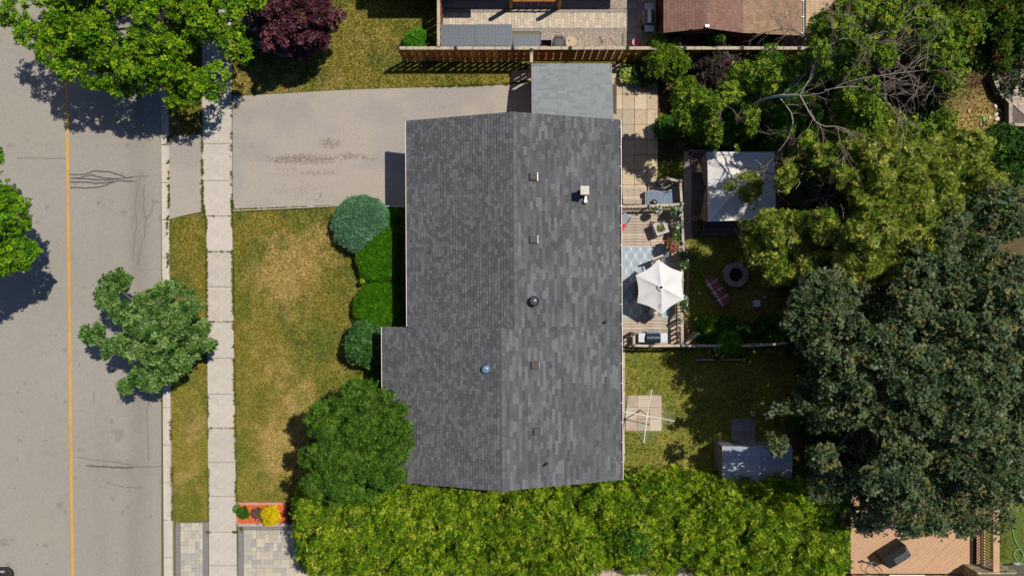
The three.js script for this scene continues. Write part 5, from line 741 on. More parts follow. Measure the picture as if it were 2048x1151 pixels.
pot('flower_pot', 'pot of pale flowers hanging from the middle of the deck railing', 'flower pot', 1315, 420, DK + 0.75, 0.2, WHITE, { n: 160, nb: 120, bs: 1.5 });
pot('flower_pot', 'white-flowered pot in the inside corner of the deck railing', 'flower pot', 1352, 424, DK + 0.7, 0.3, WHITE, { n: 260, nb: 140, bs: 1.5 });
pot('flower_pot', 'white-flowered pot third along the garden railing from its top corner', 'flower pot', 1356, 452, DK + 0.6, 0.2, WHITE, { n: 170, nb: 100, bs: 1.5 });
pot('flower_pot', 'yellow-green pot with pale flowers beside the square planter', 'flower pot', 1353, 466, DK + 0.5, 0.2, [...WHITE, [170, 186, 80]], { n: 170, nb: 70 });
pot('flower_pot', 'small purple-flowered pot just above the pink flowers', 'flower pot', 1358, 474, DK + 0.6, 0.18, PURP, { n: 90, nb: 90 });
pot('rail_planter', 'rail flower box with white and purple flowers beside the rug corner', 'flower box', 1368.5, 519, 1.2, 0.2, [...WHITE, ...PURP], { box: [0.22, 0.78], n: 190, nb: 100 });
pot('rail_planter', 'rail flower box with white and purple flowers touching the umbrella edge', 'flower box', 1368, 607, 1.2, 0.2, [...WHITE, ...PURP], { box: [0.22, 0.66], n: 170, nb: 90 });
pot('flower_pot', 'pot with a green plant at the lower left corner of the gazebo deck', 'flower pot', 1401, 457, 0.45, 0.22, WHITE, { n: 200, nb: 24, bs: 1.5, potM: mat(lin(60, 62, 66), 0.6) });
{ // gazebo and its platform
  const p = thing('gazebo_deck', 'dark wooden platform under the white gazebo', 'deck'); reseed(750); const l = [], x0 = X(1385, 0.2), x1 = X(1562, 0.2); for (let z = Z(306, 0.2); z < Z(467, 0.2); z += 0.142) l.push({ p: [(x0 + x1) / 2, 0.18, z + 0.07], s: [x1 - x0, 0.035, 0.132], t: Math.floor(R() * 5) }); pieces(p, 'board', l, darkWd); part('edge_board', [bx(x1 - x0, 0.16, 0.04, (x0 + x1) / 2, 0.09, Z(468, 0.1)), bx(0.04, 0.16, Z(467, 0.1) - Z(306, 0.1), x0, 0.09, Z(386, 0.1))], greyWd[2], p);
  const t = thing('gazebo', 'white-roofed square gazebo with tan curtains, partly covered by the yellow-green tree', 'gazebo'), h = 2.3, c = [[1415.5, 303.5], [1549.5, 304], [1552, 437.5], [1418.5, 442]].map(([a, b]) => P(a, b, h)), top = P(1484, 370, 2.62), cl = mat(lin(226, 222, 218), 0.9, { map: grainT, side: THREE.DoubleSide });
  for (let i = 0; i < 4; i++) { const a = c[i], b = c[(i + 1) % 4], pos = [], idx = [], N = 10; for (let j = 0; j <= N; j++) for (let k = 0; k <= N; k++) { const s = k / N, r = j / N, p = top.clone().lerp(a.clone().lerp(b, s), r); p.y -= 0.07 * Math.sin(r * Math.PI) * Math.sin(s * Math.PI) + 0.012 * vn(p.x * 4, p.z * 4, 9); pos.push(p.x, p.y, p.z); } for (let j = 0; j < N; j++) for (let k = 0; k < N; k++) { const q = j * (N + 1) + k; idx.push(q, q + 1, q + N + 1, q + 1, q + N + 2, q + N + 1); } const g = new THREE.BufferGeometry(); g.setAttribute('position', new THREE.Float32BufferAttribute(pos, 3)); g.setIndex(idx); g.computeVertexNormals(); part('canopy_panel', g, cl, t); part('valance', bar(a.clone().setY(h - 0.09), b.clone().setY(h - 0.09), 0.02, 0.17), cl, t); part('beam', bar(a.clone().setY(h - 0.22), b.clone().setY(h - 0.22), 0.05, 0.07), blackM, t); part('post', bx(0.08, h - 0.3, 0.08, mix(a.x, top.x, 0.05), (h - 0.3) / 2 + 0.2, mix(a.z, top.z, 0.05)), blackM, t); }
  const cur = mat(lin(166, 132, 104), 0.95, { side: THREE.DoubleSide }), curtain = (A, Bm, post, out) => { const pos = [], idx = [], N = 22, M = 16; for (let j = 0; j <= M; j++) for (let k = 0; k <= N; k++) { const v = j / M, s = k / N, tp = A.clone().lerp(Bm, s), g = post.clone().add(V(out.x * 0.03, 0, 0)), w = v < 0.4 ? sm(0, 0.4, v) : 1 - 0.2 * sm(0.5, 1, v), p = tp.clone().lerp(g, w * 0.93); p.y = mix(h - 0.2, 0.25, v); const b = Math.sin(v * Math.PI) * 0.1; p.x += out.x * (b + 0.03 * Math.sin(s * 40)); p.z += 0.02 * Math.cos(s * 40); pos.push(p.x, p.y, p.z); } for (let j = 0; j < M; j++) for (let k = 0; k < N; k++) { const q = j * (N + 1) + k; idx.push(q, q + 1, q + N + 1, q + 1, q + N + 2, q + N + 1); } const g = new THREE.BufferGeometry(); g.setAttribute('position', new THREE.Float32BufferAttribute(pos, 3)); g.setIndex(idx); g.computeVertexNormals(); const e = part('curtain', g, cur, t); part('tieback', new THREE.TorusGeometry(0.09, 0.025, 6, 14).rotateX(Math.PI / 2).translate(post.x + out.x * 0.3, 1.0, post.z), cur, e); };
  const mid = c[0].clone().lerp(c[3], 0.5); curtain(c[0], mid, c[0].clone().add(V(0, 0, 0.25)), V(-1, 0, 0)); curtain(c[3], mid, c[3].clone().add(V(0, 0, -0.25)), V(-1, 0, 0));
}
{ // fire pit, bench with plaid blanket, small box, stone
  const t = thing('fire_pit', 'round stone fire pit with a dark grate on the shaded lawn', 'fire pit'), c = P(1473, 549, 0.33); reseed(760); for (let r = 0; r < 2; r++) for (let i = 0; i < 14; i++) { const a = (i + r * 0.5) / 14 * 6.283, s = new THREE.Shape(), w = 0.43; s.moveTo(0.33, -0.33 * Math.tan(w / 2 - 0.02)); s.lineTo(0.565, -0.565 * Math.tan(w / 2 - 0.012)); s.lineTo(0.58, 0); s.lineTo(0.565, 0.565 * Math.tan(w / 2 - 0.012)); s.lineTo(0.33, 0.33 * Math.tan(w / 2 - 0.02)); part('stone', new THREE.ExtrudeGeometry(s, { depth: 0.14, bevelEnabled: true, bevelSize: 0.008, bevelThickness: 0.008, bevelSegments: 1 }).rotateX(-Math.PI / 2).rotateY(a).translate(c.x, 0.01 + r * 0.165, c.z), mat(lin(...[[176, 164, 152], [160, 150, 140], [186, 176, 164]][i % 3]), 0.95, { map: speckT }), t); }
  part('ash_bed', cyl(0.34, 0.34, 0.04, c.x, 0.1, c.z, 24), mat([0.02, 0.019, 0.018], 1, { map: speckT }), t); const gr = []; for (let k = -3; k <= 3; k++) gr.push(bx(0.016, 0.014, 0.42, c.x + k * 0.065, 0.3, c.z), bx(0.42, 0.014, 0.016, c.x, 0.3, c.z + k * 0.065)); gr.forEach((g) => g.translate(-c.x, 0, -c.z).rotateY(0.7).translate(c.x, 0, c.z)); part('grate', gr, mat([0.03, 0.026, 0.024], 0.6, { metalness: 0.5 }), t); part('fire_ring', new THREE.CylinderGeometry(0.335, 0.335, 0.2, 28, 1, true).translate(c.x, 0.22, c.z), mat([0.03, 0.027, 0.025], 0.7, { side: THREE.DoubleSide }), t);
  const b = thing('garden_bench', 'wooden bench under the plaid blanket beside the fire pit', 'bench'), o = P(1437.5, 581.5, 0.46), ry = -0.99 + 0.0, M = new THREE.Matrix4().makeRotationY(ry).setPosition(o.x, 0, o.z), q = (g) => g.applyMatrix4(M);
  for (const k of [-1, 0, 1]) part('seat_plank', q(bx(1.42, 0.04, 0.13, 0, 0.41, k * 0.15)), greyWd[k + 1], b); for (const s of [-1, 1]) part('leg', q(bx(0.06, 0.4, 0.4, s * 0.55, 0.2, 0)), greyWd[3], b);
  const pl = tex(256, 128, (u, v) => { const f = (x, n) => Math.abs(((x * n) % 1) - 0.5), cols = [lin(168, 28, 44), lin(40, 48, 88), lin(222, 220, 224), lin(150, 30, 50)], a = Math.floor(u * 14) % 4, b2 = Math.floor(v * 6) % 4; let c = mix3(cols[a], cols[(b2 + 1) % 4], 0.5); if (f(u, 14) > 0.42) c = mix3(c, lin(230, 228, 230), 0.7); if (f(v, 6) > 0.4) c = mix3(c, lin(30, 30, 56), 0.6); if (a === b2) c = mix3(c, lin(190, 28, 40), 0.6); return c; });
  const bg = new THREE.PlaneGeometry(1.5, 0.86, 40, 24).rotateX(-Math.PI / 2), bp = bg.attributes.position; for (let i = 0; i < bp.count; i++) { const x = bp.getX(i), z = bp.getZ(i), e = Math.abs(z) - 0.27; let y = 0.455 + 0.02 * vn(x * 6, z * 8, 3); if (e > 0) { y -= e * 1.5; bp.setZ(i, Math.sign(z) * (0.27 + e * 0.25)); } bp.setY(i, y); } bg.computeVertexNormals(); bg.applyMatrix4(M); tag(part('plaid_blanket', bg, new THREE.MeshStandardMaterial({ map: pl, roughness: 0.95, side: THREE.DoubleSide }), scene, { keepUV: true }), 'red, navy and white plaid blanket spread over the garden bench', 'blanket');
  const s = thing('small_box', 'small white and pale blue box standing alone on the shaded lawn', 'box'), sc = P(1515, 606.5, 0.3); part('body', bx(0.26, 0.26, 0.28, sc.x, 0.14, sc.z, 0.08), mat(lin(200, 210, 220), 0.6), s); part('lid', bx(0.29, 0.04, 0.31, sc.x, 0.29, sc.z, 0.08), mat(lin(226, 232, 238), 0.5), s); part('lid_handle', bx(0.12, 0.02, 0.03, sc.x, 0.32, sc.z, 0.08), mat(lin(150, 160, 176), 0.5), s);
  const st = new THREE.DodecahedronGeometry(0.11, 1).scale(1.2, 0.6, 0.9).translate(X(1529.5), 0.05, Z(594)); tag(part('garden_stone', st, mat(lin(176, 168, 160), 0.9, { map: speckT }), scene), 'single pale stone beside the small white box', 'stone');
}
{ // rotary clothesline
  const t = thing('rotary_clothesline', 'rotary clothesline with four white arms above the small paved square', 'clothesline'), h = 1.55, c = P(1294.5, 831, h), tips = [[1304, 778.5], [1350, 841.5], [1288, 885.5], [1243, 821.5]].map(([a, b]) => P(a, b, h + 0.12)), m = mat(lin(240, 238, 234), 0.4), wire = mat(lin(214, 218, 206), 0.5);
  part('pole', cyl(0.024, 0.028, h, c.x, h / 2, c.z, 10), m, t); part('hub', cyl(0.05, 0.05, 0.12, c.x, h, c.z, 12), m, t); for (const p of tips) part('arm', bar(c, p, 0.028), m, t);
  for (let k = 0; k < 6; k++) for (let i = 0; i < 4; i++) { const f = 0.52 + k * 0.093, a = c.clone().lerp(tips[i], f), b = c.clone().lerp(tips[(i + 1) % 4], f), md = a.clone().lerp(b, 0.5); md.y -= 0.03; part('line', new THREE.TubeGeometry(new THREE.QuadraticBezierCurve3(a, md, b), 4, 0.0045, 4), wire, t); }
}
{ // metal shed with ramp
  const t = thing('metal_shed', 'small metal garden shed with a bluish gable roof half in tree shade', 'shed'), x0 = X(1428.5), x1 = 12.72, z0 = Z(880), z1 = Z(985), e = 1.42, rx = X(1517, 1.72), wall = tones(lin(150, 146, 140), 3, 0.1, 0.6), n1 = Math.round((z1 - z0) / 0.16), l = []; reseed(770);
  for (let i = 0; i < n1; i++) for (const x of [x0 + 0.02, x1 - 0.02]) l.push({ p: [x, e / 2, z0 + (i + 0.5) * (z1 - z0) / n1], s: [i % 2 ? 0.03 : 0.05, e, (z1 - z0) / n1 - 0.004], t: i % 3 }); const n2 = 20; for (let i = 0; i < n2; i++) { const x = x0 + 0.05 + (i + 0.5) * (x1 - x0 - 0.1) / n2, door = i > 6 && i < 13; for (const z of [z0 + 0.02, z1 - 0.02]) l.push({ p: [x, e / 2, z], s: [(x1 - x0 - 0.1) / n2 - 0.004, e, door && z < z0 + 1 ? 0.02 : i % 2 ? 0.03 : 0.05], t: i % 3 }); }
  pieces(t, 'wall_panel', l, wall); const dr = part('door', bx(0.92, 1.3, 0.025, (x0 + x1) / 2 - 0.05, 0.68, z0 - 0.015), mat(lin(176, 172, 166), 0.5), t); part('handle', bx(0.04, 0.12, 0.03, (x0 + x1) / 2 + 0.2, 0.75, z0 - 0.04), blackM, dr);
  const gb = new THREE.Shape([new THREE.Vector2(x0, e), new THREE.Vector2(x1, e), new THREE.Vector2(rx, 1.7)]); for (const z of [z0 + 0.01, z1 - 0.04]) part('gable', new THREE.ExtrudeGeometry(gb, { depth: 0.03, bevelEnabled: false }).translate(0, 0, z), wall[1], t);
  const rm = [[176, 186, 204], [166, 178, 198], [184, 192, 208]].map((c) => mat(lin(...c), 0.45, { metalness: 0.15 })), rl = [], nr = 7; for (const [a, s] of [[x0 - 0.05, 1], [x1 + 0.05, -1]]) { const L = Math.hypot(Math.abs(rx - a), 0.3), an = Math.atan2(0.3, Math.abs(rx - a)); for (let i = 0; i < nr; i++) rl.push({ p: [(a + rx) / 2, 1.58 + (i % 2) * 0.006, z0 - 0.05 + (i + 0.5) * (z1 - z0 + 0.1) / nr], s: [L, 0.02, (z1 - z0 + 0.1) / nr - 0.008], e: [0, 0, s * an], t: i % 3 }); for (let i = 0; i <= nr; i++) rl.push({ p: [(a + rx) / 2, 1.594, z0 - 0.05 + i * (z1 - z0 + 0.1) / nr], s: [L, 0.03, 0.025], e: [0, 0, s * an], t: 2 }); } pieces(t, 'roof_panel', rl, rm); part('ridge_cap', bx(0.12, 0.02, z1 - z0 + 0.12, rx, 1.755, (z0 + z1) / 2), rm[2], t); part('trim', [bx(0.05, 0.06, z1 - z0, x0 - 0.02, e - 0.0, (z0 + z1) / 2), bx(x1 - x0, 0.05, 0.04, (x0 + x1) / 2, e + 0.0, z0 - 0.025)], mat(lin(190, 190, 190), 0.5), t);
  const r = thing('ramp', 'grey boarded ramp leading up to the metal shed door', 'ramp'), a = X(1463, 0.1), b = X(1510, 0.1), rz0 = Z(836), rz1 = Z(879), bl = [], nb = 9; for (let i = 0; i < nb; i++) bl.push({ p: [(a + b) / 2, 0.05 + 0.13 * (i + 0.5) / nb, rz0 + (i + 0.5) * (rz1 - rz0) / nb], s: [b - a, 0.03, (rz1 - rz0) / nb - 0.012], e: [-0.13, rr(-0.01, 0.01), 0], t: i % 5 }); pieces(r, 'board', bl, tones(lin(150, 150, 156), 5, 0.12, 0.9, { map: woodT })); for (const x of [a + 0.06, b - 0.06]) part('stringer', bar(V(x, 0.03, rz0), V(x, 0.14, rz1), 0.05, 0.08), darkWd[1], r); const pst = thing('ramp_post', 'short wooden stake at the upper right corner of the shed ramp', 'post'); part('stake', bx(0.1, 0.4, 0.1, X(1506, 0.3), 0.2, Z(829, 0.3)), greyWd[1], pst); part('stake_cap', bx(0.13, 0.03, 0.13, X(1506, 0.3), 0.415, Z(829, 0.3)), greyWd[2], pst);
}

// ---------- the neighbours' yards, the front bed, the small things ----------
{ // neighbour's paved patio north of the fence
  const p = thing('neighbour_patio', null, null); structure(p); reseed(800);
  part('joint_sand', bx(X(1330) - X(880), 0.06, Z(122) - Z(-30) - 0.08, (X(1330) + X(880)) / 2, -0.045, (Z(122) + Z(-30)) / 2 - 0.04), jointM, p);
  const pm = [[214, 200, 178], [204, 190, 168], [222, 206, 182], [194, 184, 168], [208, 188, 164]].map((c) => mat(lin(...c), 0.9, { map: grainT })), l = [], z0 = Z(25.5), z1 = Z(56.5), w = 0.148;
  for (let x = X(886), i = 0; x < X(1254); x += w, i++) { let z = z0 - (i % 3) * 0.1; const seq = [0.3, 0.22, 0.16, 0.3]; let k = i % 4; while (z < z1) { const L = seq[(k++) % 4], a = Math.max(z, z0), b = Math.min(z + L, z1); z += L; if (b - a > 0.05) l.push({ p: [x + w / 2, 0.0, (a + b) / 2], s: [w - 0.008, 0.06, b - a - 0.008], t: Math.floor(R() * 5) }); } }
  pieces(p, 'paver', l, pm, { most: 300 }); const bm = tones(lin(158, 148, 136), 3, 0.06, 0.9, { map: grainT }), bl = []; for (let x = X(886); x < X(1252); x += 0.24) bl.push({ p: [x + 0.12, 0, Z(21.5)], s: [0.232, 0.06, 0.18], t: Math.floor(R() * 3) }, { p: [x + 0.12, 0, Z(60)], s: [0.232, 0.06, 0.16], t: Math.floor(R() * 3) }); for (let z = Z(62); z < Z(92); z += 0.24) bl.push({ p: [X(1250), 0, z + 0.14], s: [0.16, 0.06, 0.232], t: 1 }); pieces(p, 'border_paver', bl, bm, { most: 200 });
  const cl = []; for (let z = Z(-20), i = 0; z < Z(96); z += 0.3, i++) { cl.push({ p: [X(1258.5), 0.002, z + 0.15], s: [0.17, 0.06, 0.29], t: i % 5 }); for (let k = 0; k < 4; k++) cl.push({ p: [X(1268) + k * 0.3, 0, z + 0.15], s: [0.29, 0.06, 0.29], t: (i + k) % 5 }); } pieces(p, 'slab', cl, pm);
  const gr = speckT, gm = mat(lin(196, 180, 164), 1, { map: rep(gr, 0.7), bumpMap: rep(grainB, 1), bumpScale: 0.02 }); structure(part('gravel_bed', bx(X(1245) - X(1082), 0.05, Z(118) - Z(63.5), (X(1245) + X(1082)) / 2, -0.005, (Z(118) + Z(63.5)) / 2), gm, scene)); structure(part('gravel_strip', bx(X(1255) - X(880), 0.05, 3, (X(1255) + X(880)) / 2, -0.003, Z(18) - 1.55), mat(lin(186, 172, 156), 1, { map: rep(gr, 0.7) }), scene));
  const G0 = [], gg = new THREE.DodecahedronGeometry(0.028, 0), im = new THREE.InstancedMesh(gg, mat([1, 1, 1], 0.95), 5200), m4 = new THREE.Matrix4(), c = new THREE.Color(); for (let i = 0; i < 5200; i++) { const bed = i < 3400, x = bed ? rr(X(1083), X(1244)) : rr(X(1195), X(1250)), z = bed ? rr(Z(64), Z(118)) : rr(Z(-30), Z(17)); m4.compose(V(x, 0.025, z), new THREE.Quaternion().setFromEuler(new THREE.Euler(R() * 6, R() * 6, R() * 6)), V(rr(0.6, 1.4), rr(0.5, 0.9), rr(0.6, 1.4))); im.setMatrixAt(i, m4); const k = rr(0.6, 1.25); im.setColorAt(i, c.setRGB(...lin(204, 188, 172).map((v) => v * k))); } im.name = 'gravel'; im.castShadow = im.receiveShadow = true; scene.add(im); tag(im, 'loose pale gravel in the beds of the patio behind the fence', 'gravel', null, 'stuff');
  const tw = thing('fallen_twigs', 'dry twigs lying on the gravel near the fence', 'twigs'); for (const [a, b, d, e] of [[1199, 73, 1206, 91], [1219, 76, 1235, 93], [1245, 68, 1243, 92], [1206, 80, 1196, 92]]) part('twig', limbGeo([P(a, b, 0.06), P((a + d) / 2 + 1.5, (b + e) / 2, 0.08), P(d, e, 0.05)], 0.012, 0.006, 4), mat(lin(104, 86, 74), 0.9), tw);
}
{ // storage boxes, compost bin, stump, stool
  const lidM = tones(lin(98, 106, 114), 3, 0.05, 0.5), boxM = mat(lin(60, 66, 74), 0.6), embT = tex(256, 256, (u, v) => { const s = Math.sin(u * 40 + 6 * fbm(u * 5, v * 5, 3, 3)) * 0.5 + 0.5, b = (v * 6) % 1 < 0.05 ? 0 : 1, k = ((u * 9 + (Math.floor(v * 6) % 2) * 0.5) % 1) < 0.05 ? 0 : 1; return g3(b * k * (0.5 + 0.5 * s * fbm(u * 20, v * 6, 2, 8))); }, false);
  for (const m of lidM) { m.bumpMap = embT; m.bumpScale = 0.005; }
  const box = (name, label, px0, py0, px1, py1, h, split) => { const t = thing(name, label, 'storage box'), a = P(px0, py0, h), b = P(px1, py1, h), w = b.x - a.x, d = b.z - a.z; part('body', bx(w - 0.08, h - 0.08, d - 0.08, (a.x + b.x) / 2, (h - 0.08) / 2, (a.z + b.z) / 2), boxM, t); (split ? [[a.x, mix(a.x, b.x, split) - 0.01, 0], [mix(a.x, b.x, split) + 0.01, b.x, 0.025]] : [[a.x, b.x, 0]]).forEach(([p, q, up], i) => { const s = new THREE.Shape(), W = q - p, r = 0.04; s.moveTo(-W / 2 + r, -d / 2); s.lineTo(W / 2 - r, -d / 2); s.quadraticCurveTo(W / 2, -d / 2, W / 2, -d / 2 + r); s.lineTo(W / 2, d / 2 - r); s.quadraticCurveTo(W / 2, d / 2, W / 2 - r, d / 2); s.lineTo(-W / 2 + r, d / 2); s.quadraticCurveTo(-W / 2, d / 2, -W / 2, d / 2 - r); s.lineTo(-W / 2, -d / 2 + r); s.quadraticCurveTo(-W / 2, -d / 2, -W / 2 + r, -d / 2); part('lid', new THREE.ExtrudeGeometry(s, { depth: 0.05, bevelEnabled: true, bevelSize: 0.012, bevelThickness: 0.012, bevelSegments: 2 }).rotateX(-Math.PI / 2).translate((p + q) / 2, h - 0.07 + up, (a.z + b.z) / 2), lidM[i + (split ? 0 : 2)], t); }); return t; };
  box('storage_shed', 'wide low storage box with two slate-grey lids behind the wooden fence', 876.5, 49, 1024, 91.5, 1.05, 0.5); box('storage_box', 'small storage box with one slate-grey lid right of the wide two-lid box', 1026.5, 69.5, 1080, 93.5, 0.75, 0);
  const c = thing('compost_bin', 'black compost bin with oval lid between small storage box and tree stump', 'bin'), q = P(1118, 84, 0.7); part('body', bx(0.52, 0.64, 0.44, q.x, 0.33, q.z), mat(lin(62, 62, 64), 0.7), c); part('lid', cyl(0.22, 0.24, 0.03, q.x, 0.67, q.z, 24).scale(1, 1, 1), mat(lin(64, 64, 66), 0.6), c); part('grip', bx(0.4, 0.06, 0.09, q.x, 0.68, q.z - 0.26), mat(lin(58, 60, 62), 0.6), c);
  const o = thing('open_planter', 'open black box with rusty contents beside the compost bin', 'planter'), u = P(1093, 88, 0.55), bm = mat([0.016, 0.016, 0.016], 0.7); part('side', [bx(0.5, 0.5, 0.03, u.x, 0.27, u.z - 0.2), bx(0.5, 0.5, 0.03, u.x, 0.27, u.z + 0.2), bx(0.03, 0.5, 0.37, u.x - 0.235, 0.27, u.z), bx(0.03, 0.5, 0.37, u.x + 0.235, 0.27, u.z)], bm, o); part('rim', [bx(0.54, 0.03, 0.03, u.x, 0.535, u.z - 0.215), bx(0.03, 0.03, 0.4, u.x + 0.255, 0.535, u.z)], mat(lin(150, 150, 150), 0.5), o); part('contents', bx(0.42, 0.1, 0.34, u.x, 0.1, u.z), mat(lin(160, 96, 50), 0.95, { map: speckT }), o);
  const s = thing('tree_stump', 'pale sawn tree stump on the gravel beside the compost bin', 'stump'), v = P(1142, 84, 0.12), g = new THREE.CylinderGeometry(0.27, 0.32, 0.16, 18, 1), gp = g.attributes.position; for (let i = 0; i < gp.count; i++) { const k = 0.85 + 0.3 * vn(gp.getX(i) * 5 + 3, gp.getZ(i) * 5, 4); gp.setX(i, gp.getX(i) * k); gp.setZ(i, gp.getZ(i) * k); } g.computeVertexNormals(); part('wood', g.translate(v.x, 0.08, v.z), mat(lin(214, 190, 160), 0.9, { map: rep(speckT, 2) }), s); part('knot', cyl(0.035, 0.035, 0.02, v.x - 0.1, 0.165, v.z - 0.06, 8), mat(lin(70, 56, 46), 0.9), s);
  const k = thing('round_stool', 'round pink stool behind the fence beside a dark post cap', 'stool'), y = P(1272.5, 84.5, 0.5), pk = mat(lin(212, 112, 124), 0.6), pk2 = mat(lin(226, 140, 148), 0.6); part('seat', cyl(0.195, 0.195, 0.04, y.x, 0.5, y.z, 28), pk, k); part('fold', new THREE.CylinderGeometry(0.195, 0.195, 0.012, 14, 1, false, 3.4, 2.5).translate(y.x, 0.53, y.z), pk2, k); for (let i = 0; i < 3; i++) { const a = i * 2.09; part('leg', bar(V(y.x + Math.cos(a) * 0.12, 0.48, y.z + Math.sin(a) * 0.12), V(y.x + Math.cos(a) * 0.18, 0, y.z + Math.sin(a) * 0.18), 0.025), steelM, k); }
}
makeGrill('gas_grill', 'stainless steel gas grill behind the fence left of the brown outbuilding', 1299.5, 33, 0.03, 1.571, steelM, { panel: mat(lin(170, 150, 128), 0.4, { metalness: 0.5 }), shelf: mat(lin(196, 202, 212), 0.4, { metalness: 0.3 }) });
{ // pergola whose posts stand at the top edge, and the neighbour's house, whose shadows reach into the picture
  const t = thing('pergola', 'wooden structure whose two brown posts stand at the top edge of the picture', 'pergola'); for (const px of [1022, 1117.5]) part('post', bx(0.15, 2.0, 0.15, X(px), 1.0, Z(15)), brM[1], t); part('low_rail', bx(2.1, 0.05, 0.05, X(1070), 0.75, Z(15)), brM[2], t); for (let i = 0; i < 6; i++) part('baluster', bx(0.035, 0.7, 0.035, X(1033) + i * 0.34, 0.38, Z(15)), brM[i % 5], t); part('beam', bx(8.6, 0.2, 0.12, X(1080), 2.1, Z(-18)), brM[0], t); part('rafter', [0, 1, 2, 3, 4, 5, 6].map((i) => bx(0.06, 0.15, 2.4, X(912) + i * 1.3, 2.27, Z(-18) - 1.1)), brM[1], t);
  const h = thing('neighbour_house', 'house beyond the top edge, seen only by its shadow on lawn and patio', 'house'), x0 = X(776), x1 = X(1280), z1 = Z(-18); part('wall', bx(x1 - x0 - 0.8, 2.8, 7, (x0 + x1) / 2, 1.4, z1 - 4), mat(lin(170, 120, 100), 0.9, { map: grainT }), h); part('roof', bx(x1 - x0, 0.2, 7.6, (x0 + x1) / 2, 2.9, z1 - 3.8), mat(lin(90, 84, 80), 0.9), h); part('porch_roof', bx(X(1001) - X(797), 0.12, 0.9, (X(1001) + X(797)) / 2, 2.86, z1 - 0.02), mat(lin(90, 84, 80), 0.9), h);
}
{ // brown outbuilding with gable roof
  const t = thing('outbuilding', 'low outbuilding with reddish brown shingle roof at the top of the picture', 'outbuilding'), xe0 = 6.72, xr = 8.45, xe1 = 10.2, xe2 = 12.9, he = 2.4, hr = 2.95, h2 = 2.08, zS = -11.28, zN = -16; reseed(820);
  const red = [[148, 110, 96], [144, 106, 92], [152, 115, 100], [138, 102, 90], [150, 116, 98]].map((c) => mat(lin(...c), 0.93, { map: rep(speckT, 1) })), tan = [[170, 138, 108], [164, 132, 103], [176, 145, 113], [156, 126, 99], [168, 132, 103]].map((c) => mat(lin(...c), 0.93, { map: rep(speckT, 1) }));
  const sl = (xa, ya, xb, yb) => { const s = new THREE.Shape([new THREE.Vector2(xa, ya), new THREE.Vector2(xb, yb), new THREE.Vector2(xb, yb - 0.1), new THREE.Vector2(xa, ya - 0.1)]); return new THREE.ExtrudeGeometry(s, { depth: zS - zN, bevelEnabled: false }).translate(0, 0, zN); };
  const roof = part('roof', [sl(xe0, he, xr, hr), sl(xr, hr, xe1, he), sl(xe1 + 0.002, he - 0.004, xe2, h2)], mat(lin(110, 84, 74), 0.95), t), la = [], lb = [];
  const cs = (xa, ya, xb, yb, list, tones_) => { const L = Math.hypot(xb - xa, yb - ya), n = Math.round(L / 0.15), an = Math.atan2(yb - ya, xb - xa); for (let i = 0; i < n; i++) { let z = zN + R() * 0.3; const f = (i + 0.5) / n; while (z < zS) { const l = [0.16, 0.3, 0.22][Math.floor(R() * 3)], a = z, b = Math.min(z + l, zS + 0.03); z += l; if (b - a < 0.04) continue; list.push({ p: [mix(xa, xb, f), mix(ya, yb, f) + 0.012, (a + b) / 2], s: [L / n * 1.08, 0.012, b - a - 0.006], e: [0, 0, an + (yb > ya ? -0.06 : 0.06)], t: Math.floor(R() * 5) }); } } };
  cs(xe0 - 0.02, he, xr, hr, la); cs(xr, hr, xe1, he, la); cs(xe1, he, xe2 + 0.02, h2, lb); const vis = (l) => l.forEach((q) => q.far = -q.p[2]); vis(la); vis(lb); pieces(roof, 'shingle', la, red, { most: 160, stuff: 'shingle_field' }); pieces(roof, 'shingle', lb, tan, { most: 140, stuff: 'tan_shingle_field' });
  const wm = mat(lin(120, 84, 60), 0.9, { map: woodT }); part('wall', bx(0.1, 2.2, 4.4, xe0 + 0.25, 1.1, -13.8), wm, t); part('wall', bx(0.1, 1.95, 4.4, xe2 - 0.3, 0.98, -13.8), wm, t); const gs = new THREE.Shape([new THREE.Vector2(xe0 + 0.3, 0), new THREE.Vector2(xe2 - 0.35, 0), new THREE.Vector2(xe2 - 0.35, h2 - 0.12), new THREE.Vector2(xe1, he - 0.12), new THREE.Vector2(xr, hr - 0.12), new THREE.Vector2(xe0 + 0.3, he - 0.05)]); part('wall', new THREE.ExtrudeGeometry(gs, { depth: 0.1, bevelEnabled: false }).translate(0, 0, zS - 0.3), wm, t);
  const gm = mat(lin(232, 230, 228), 0.45), g = part('gutter', [bx(0.012, 0.09, zS - zN, xe2 + 0.13, h2 - 0.05, (zS + zN) / 2), bx(0.012, 0.1, zS - zN, xe2 + 0.03, h2 - 0.05, (zS + zN) / 2), bx(0.1, 0.012, zS - zN, xe2 + 0.08, h2 - 0.1, (zS + zN) / 2)], gm, t); for (let z = zS - 0.1; z > zN; z -= 0.72) part('hanger', bx(0.12, 0.012, 0.04, xe2 + 0.08, h2 - 0.004, z), gm, g); part('ridge_vent', bx(0.16, 0.06, 0.1, xr, hr + 0.06, zS - 0.05), steelM, t);
  const y = thing('tan_paved_yard', null, null); structure(y); const l = []; for (let i = 0; i < 9; i++) for (let j = 0; j < 14; j++) l.push({ p: [X(1612) + 0.1 + i * 0.22, 0, Z(50) - j * 0.13], s: [0.212, 0.06, 0.122], t: Math.floor(R() * 4) }); pieces(y, 'paver', l, tones(lin(204, 174, 140), 4, 0.08, 0.9, { map: grainT })); part('joint_sand', bx(2.1, 0.04, 2, X(1612) + 0.98, -0.02, Z(50) - 0.88), jointM, y);
}
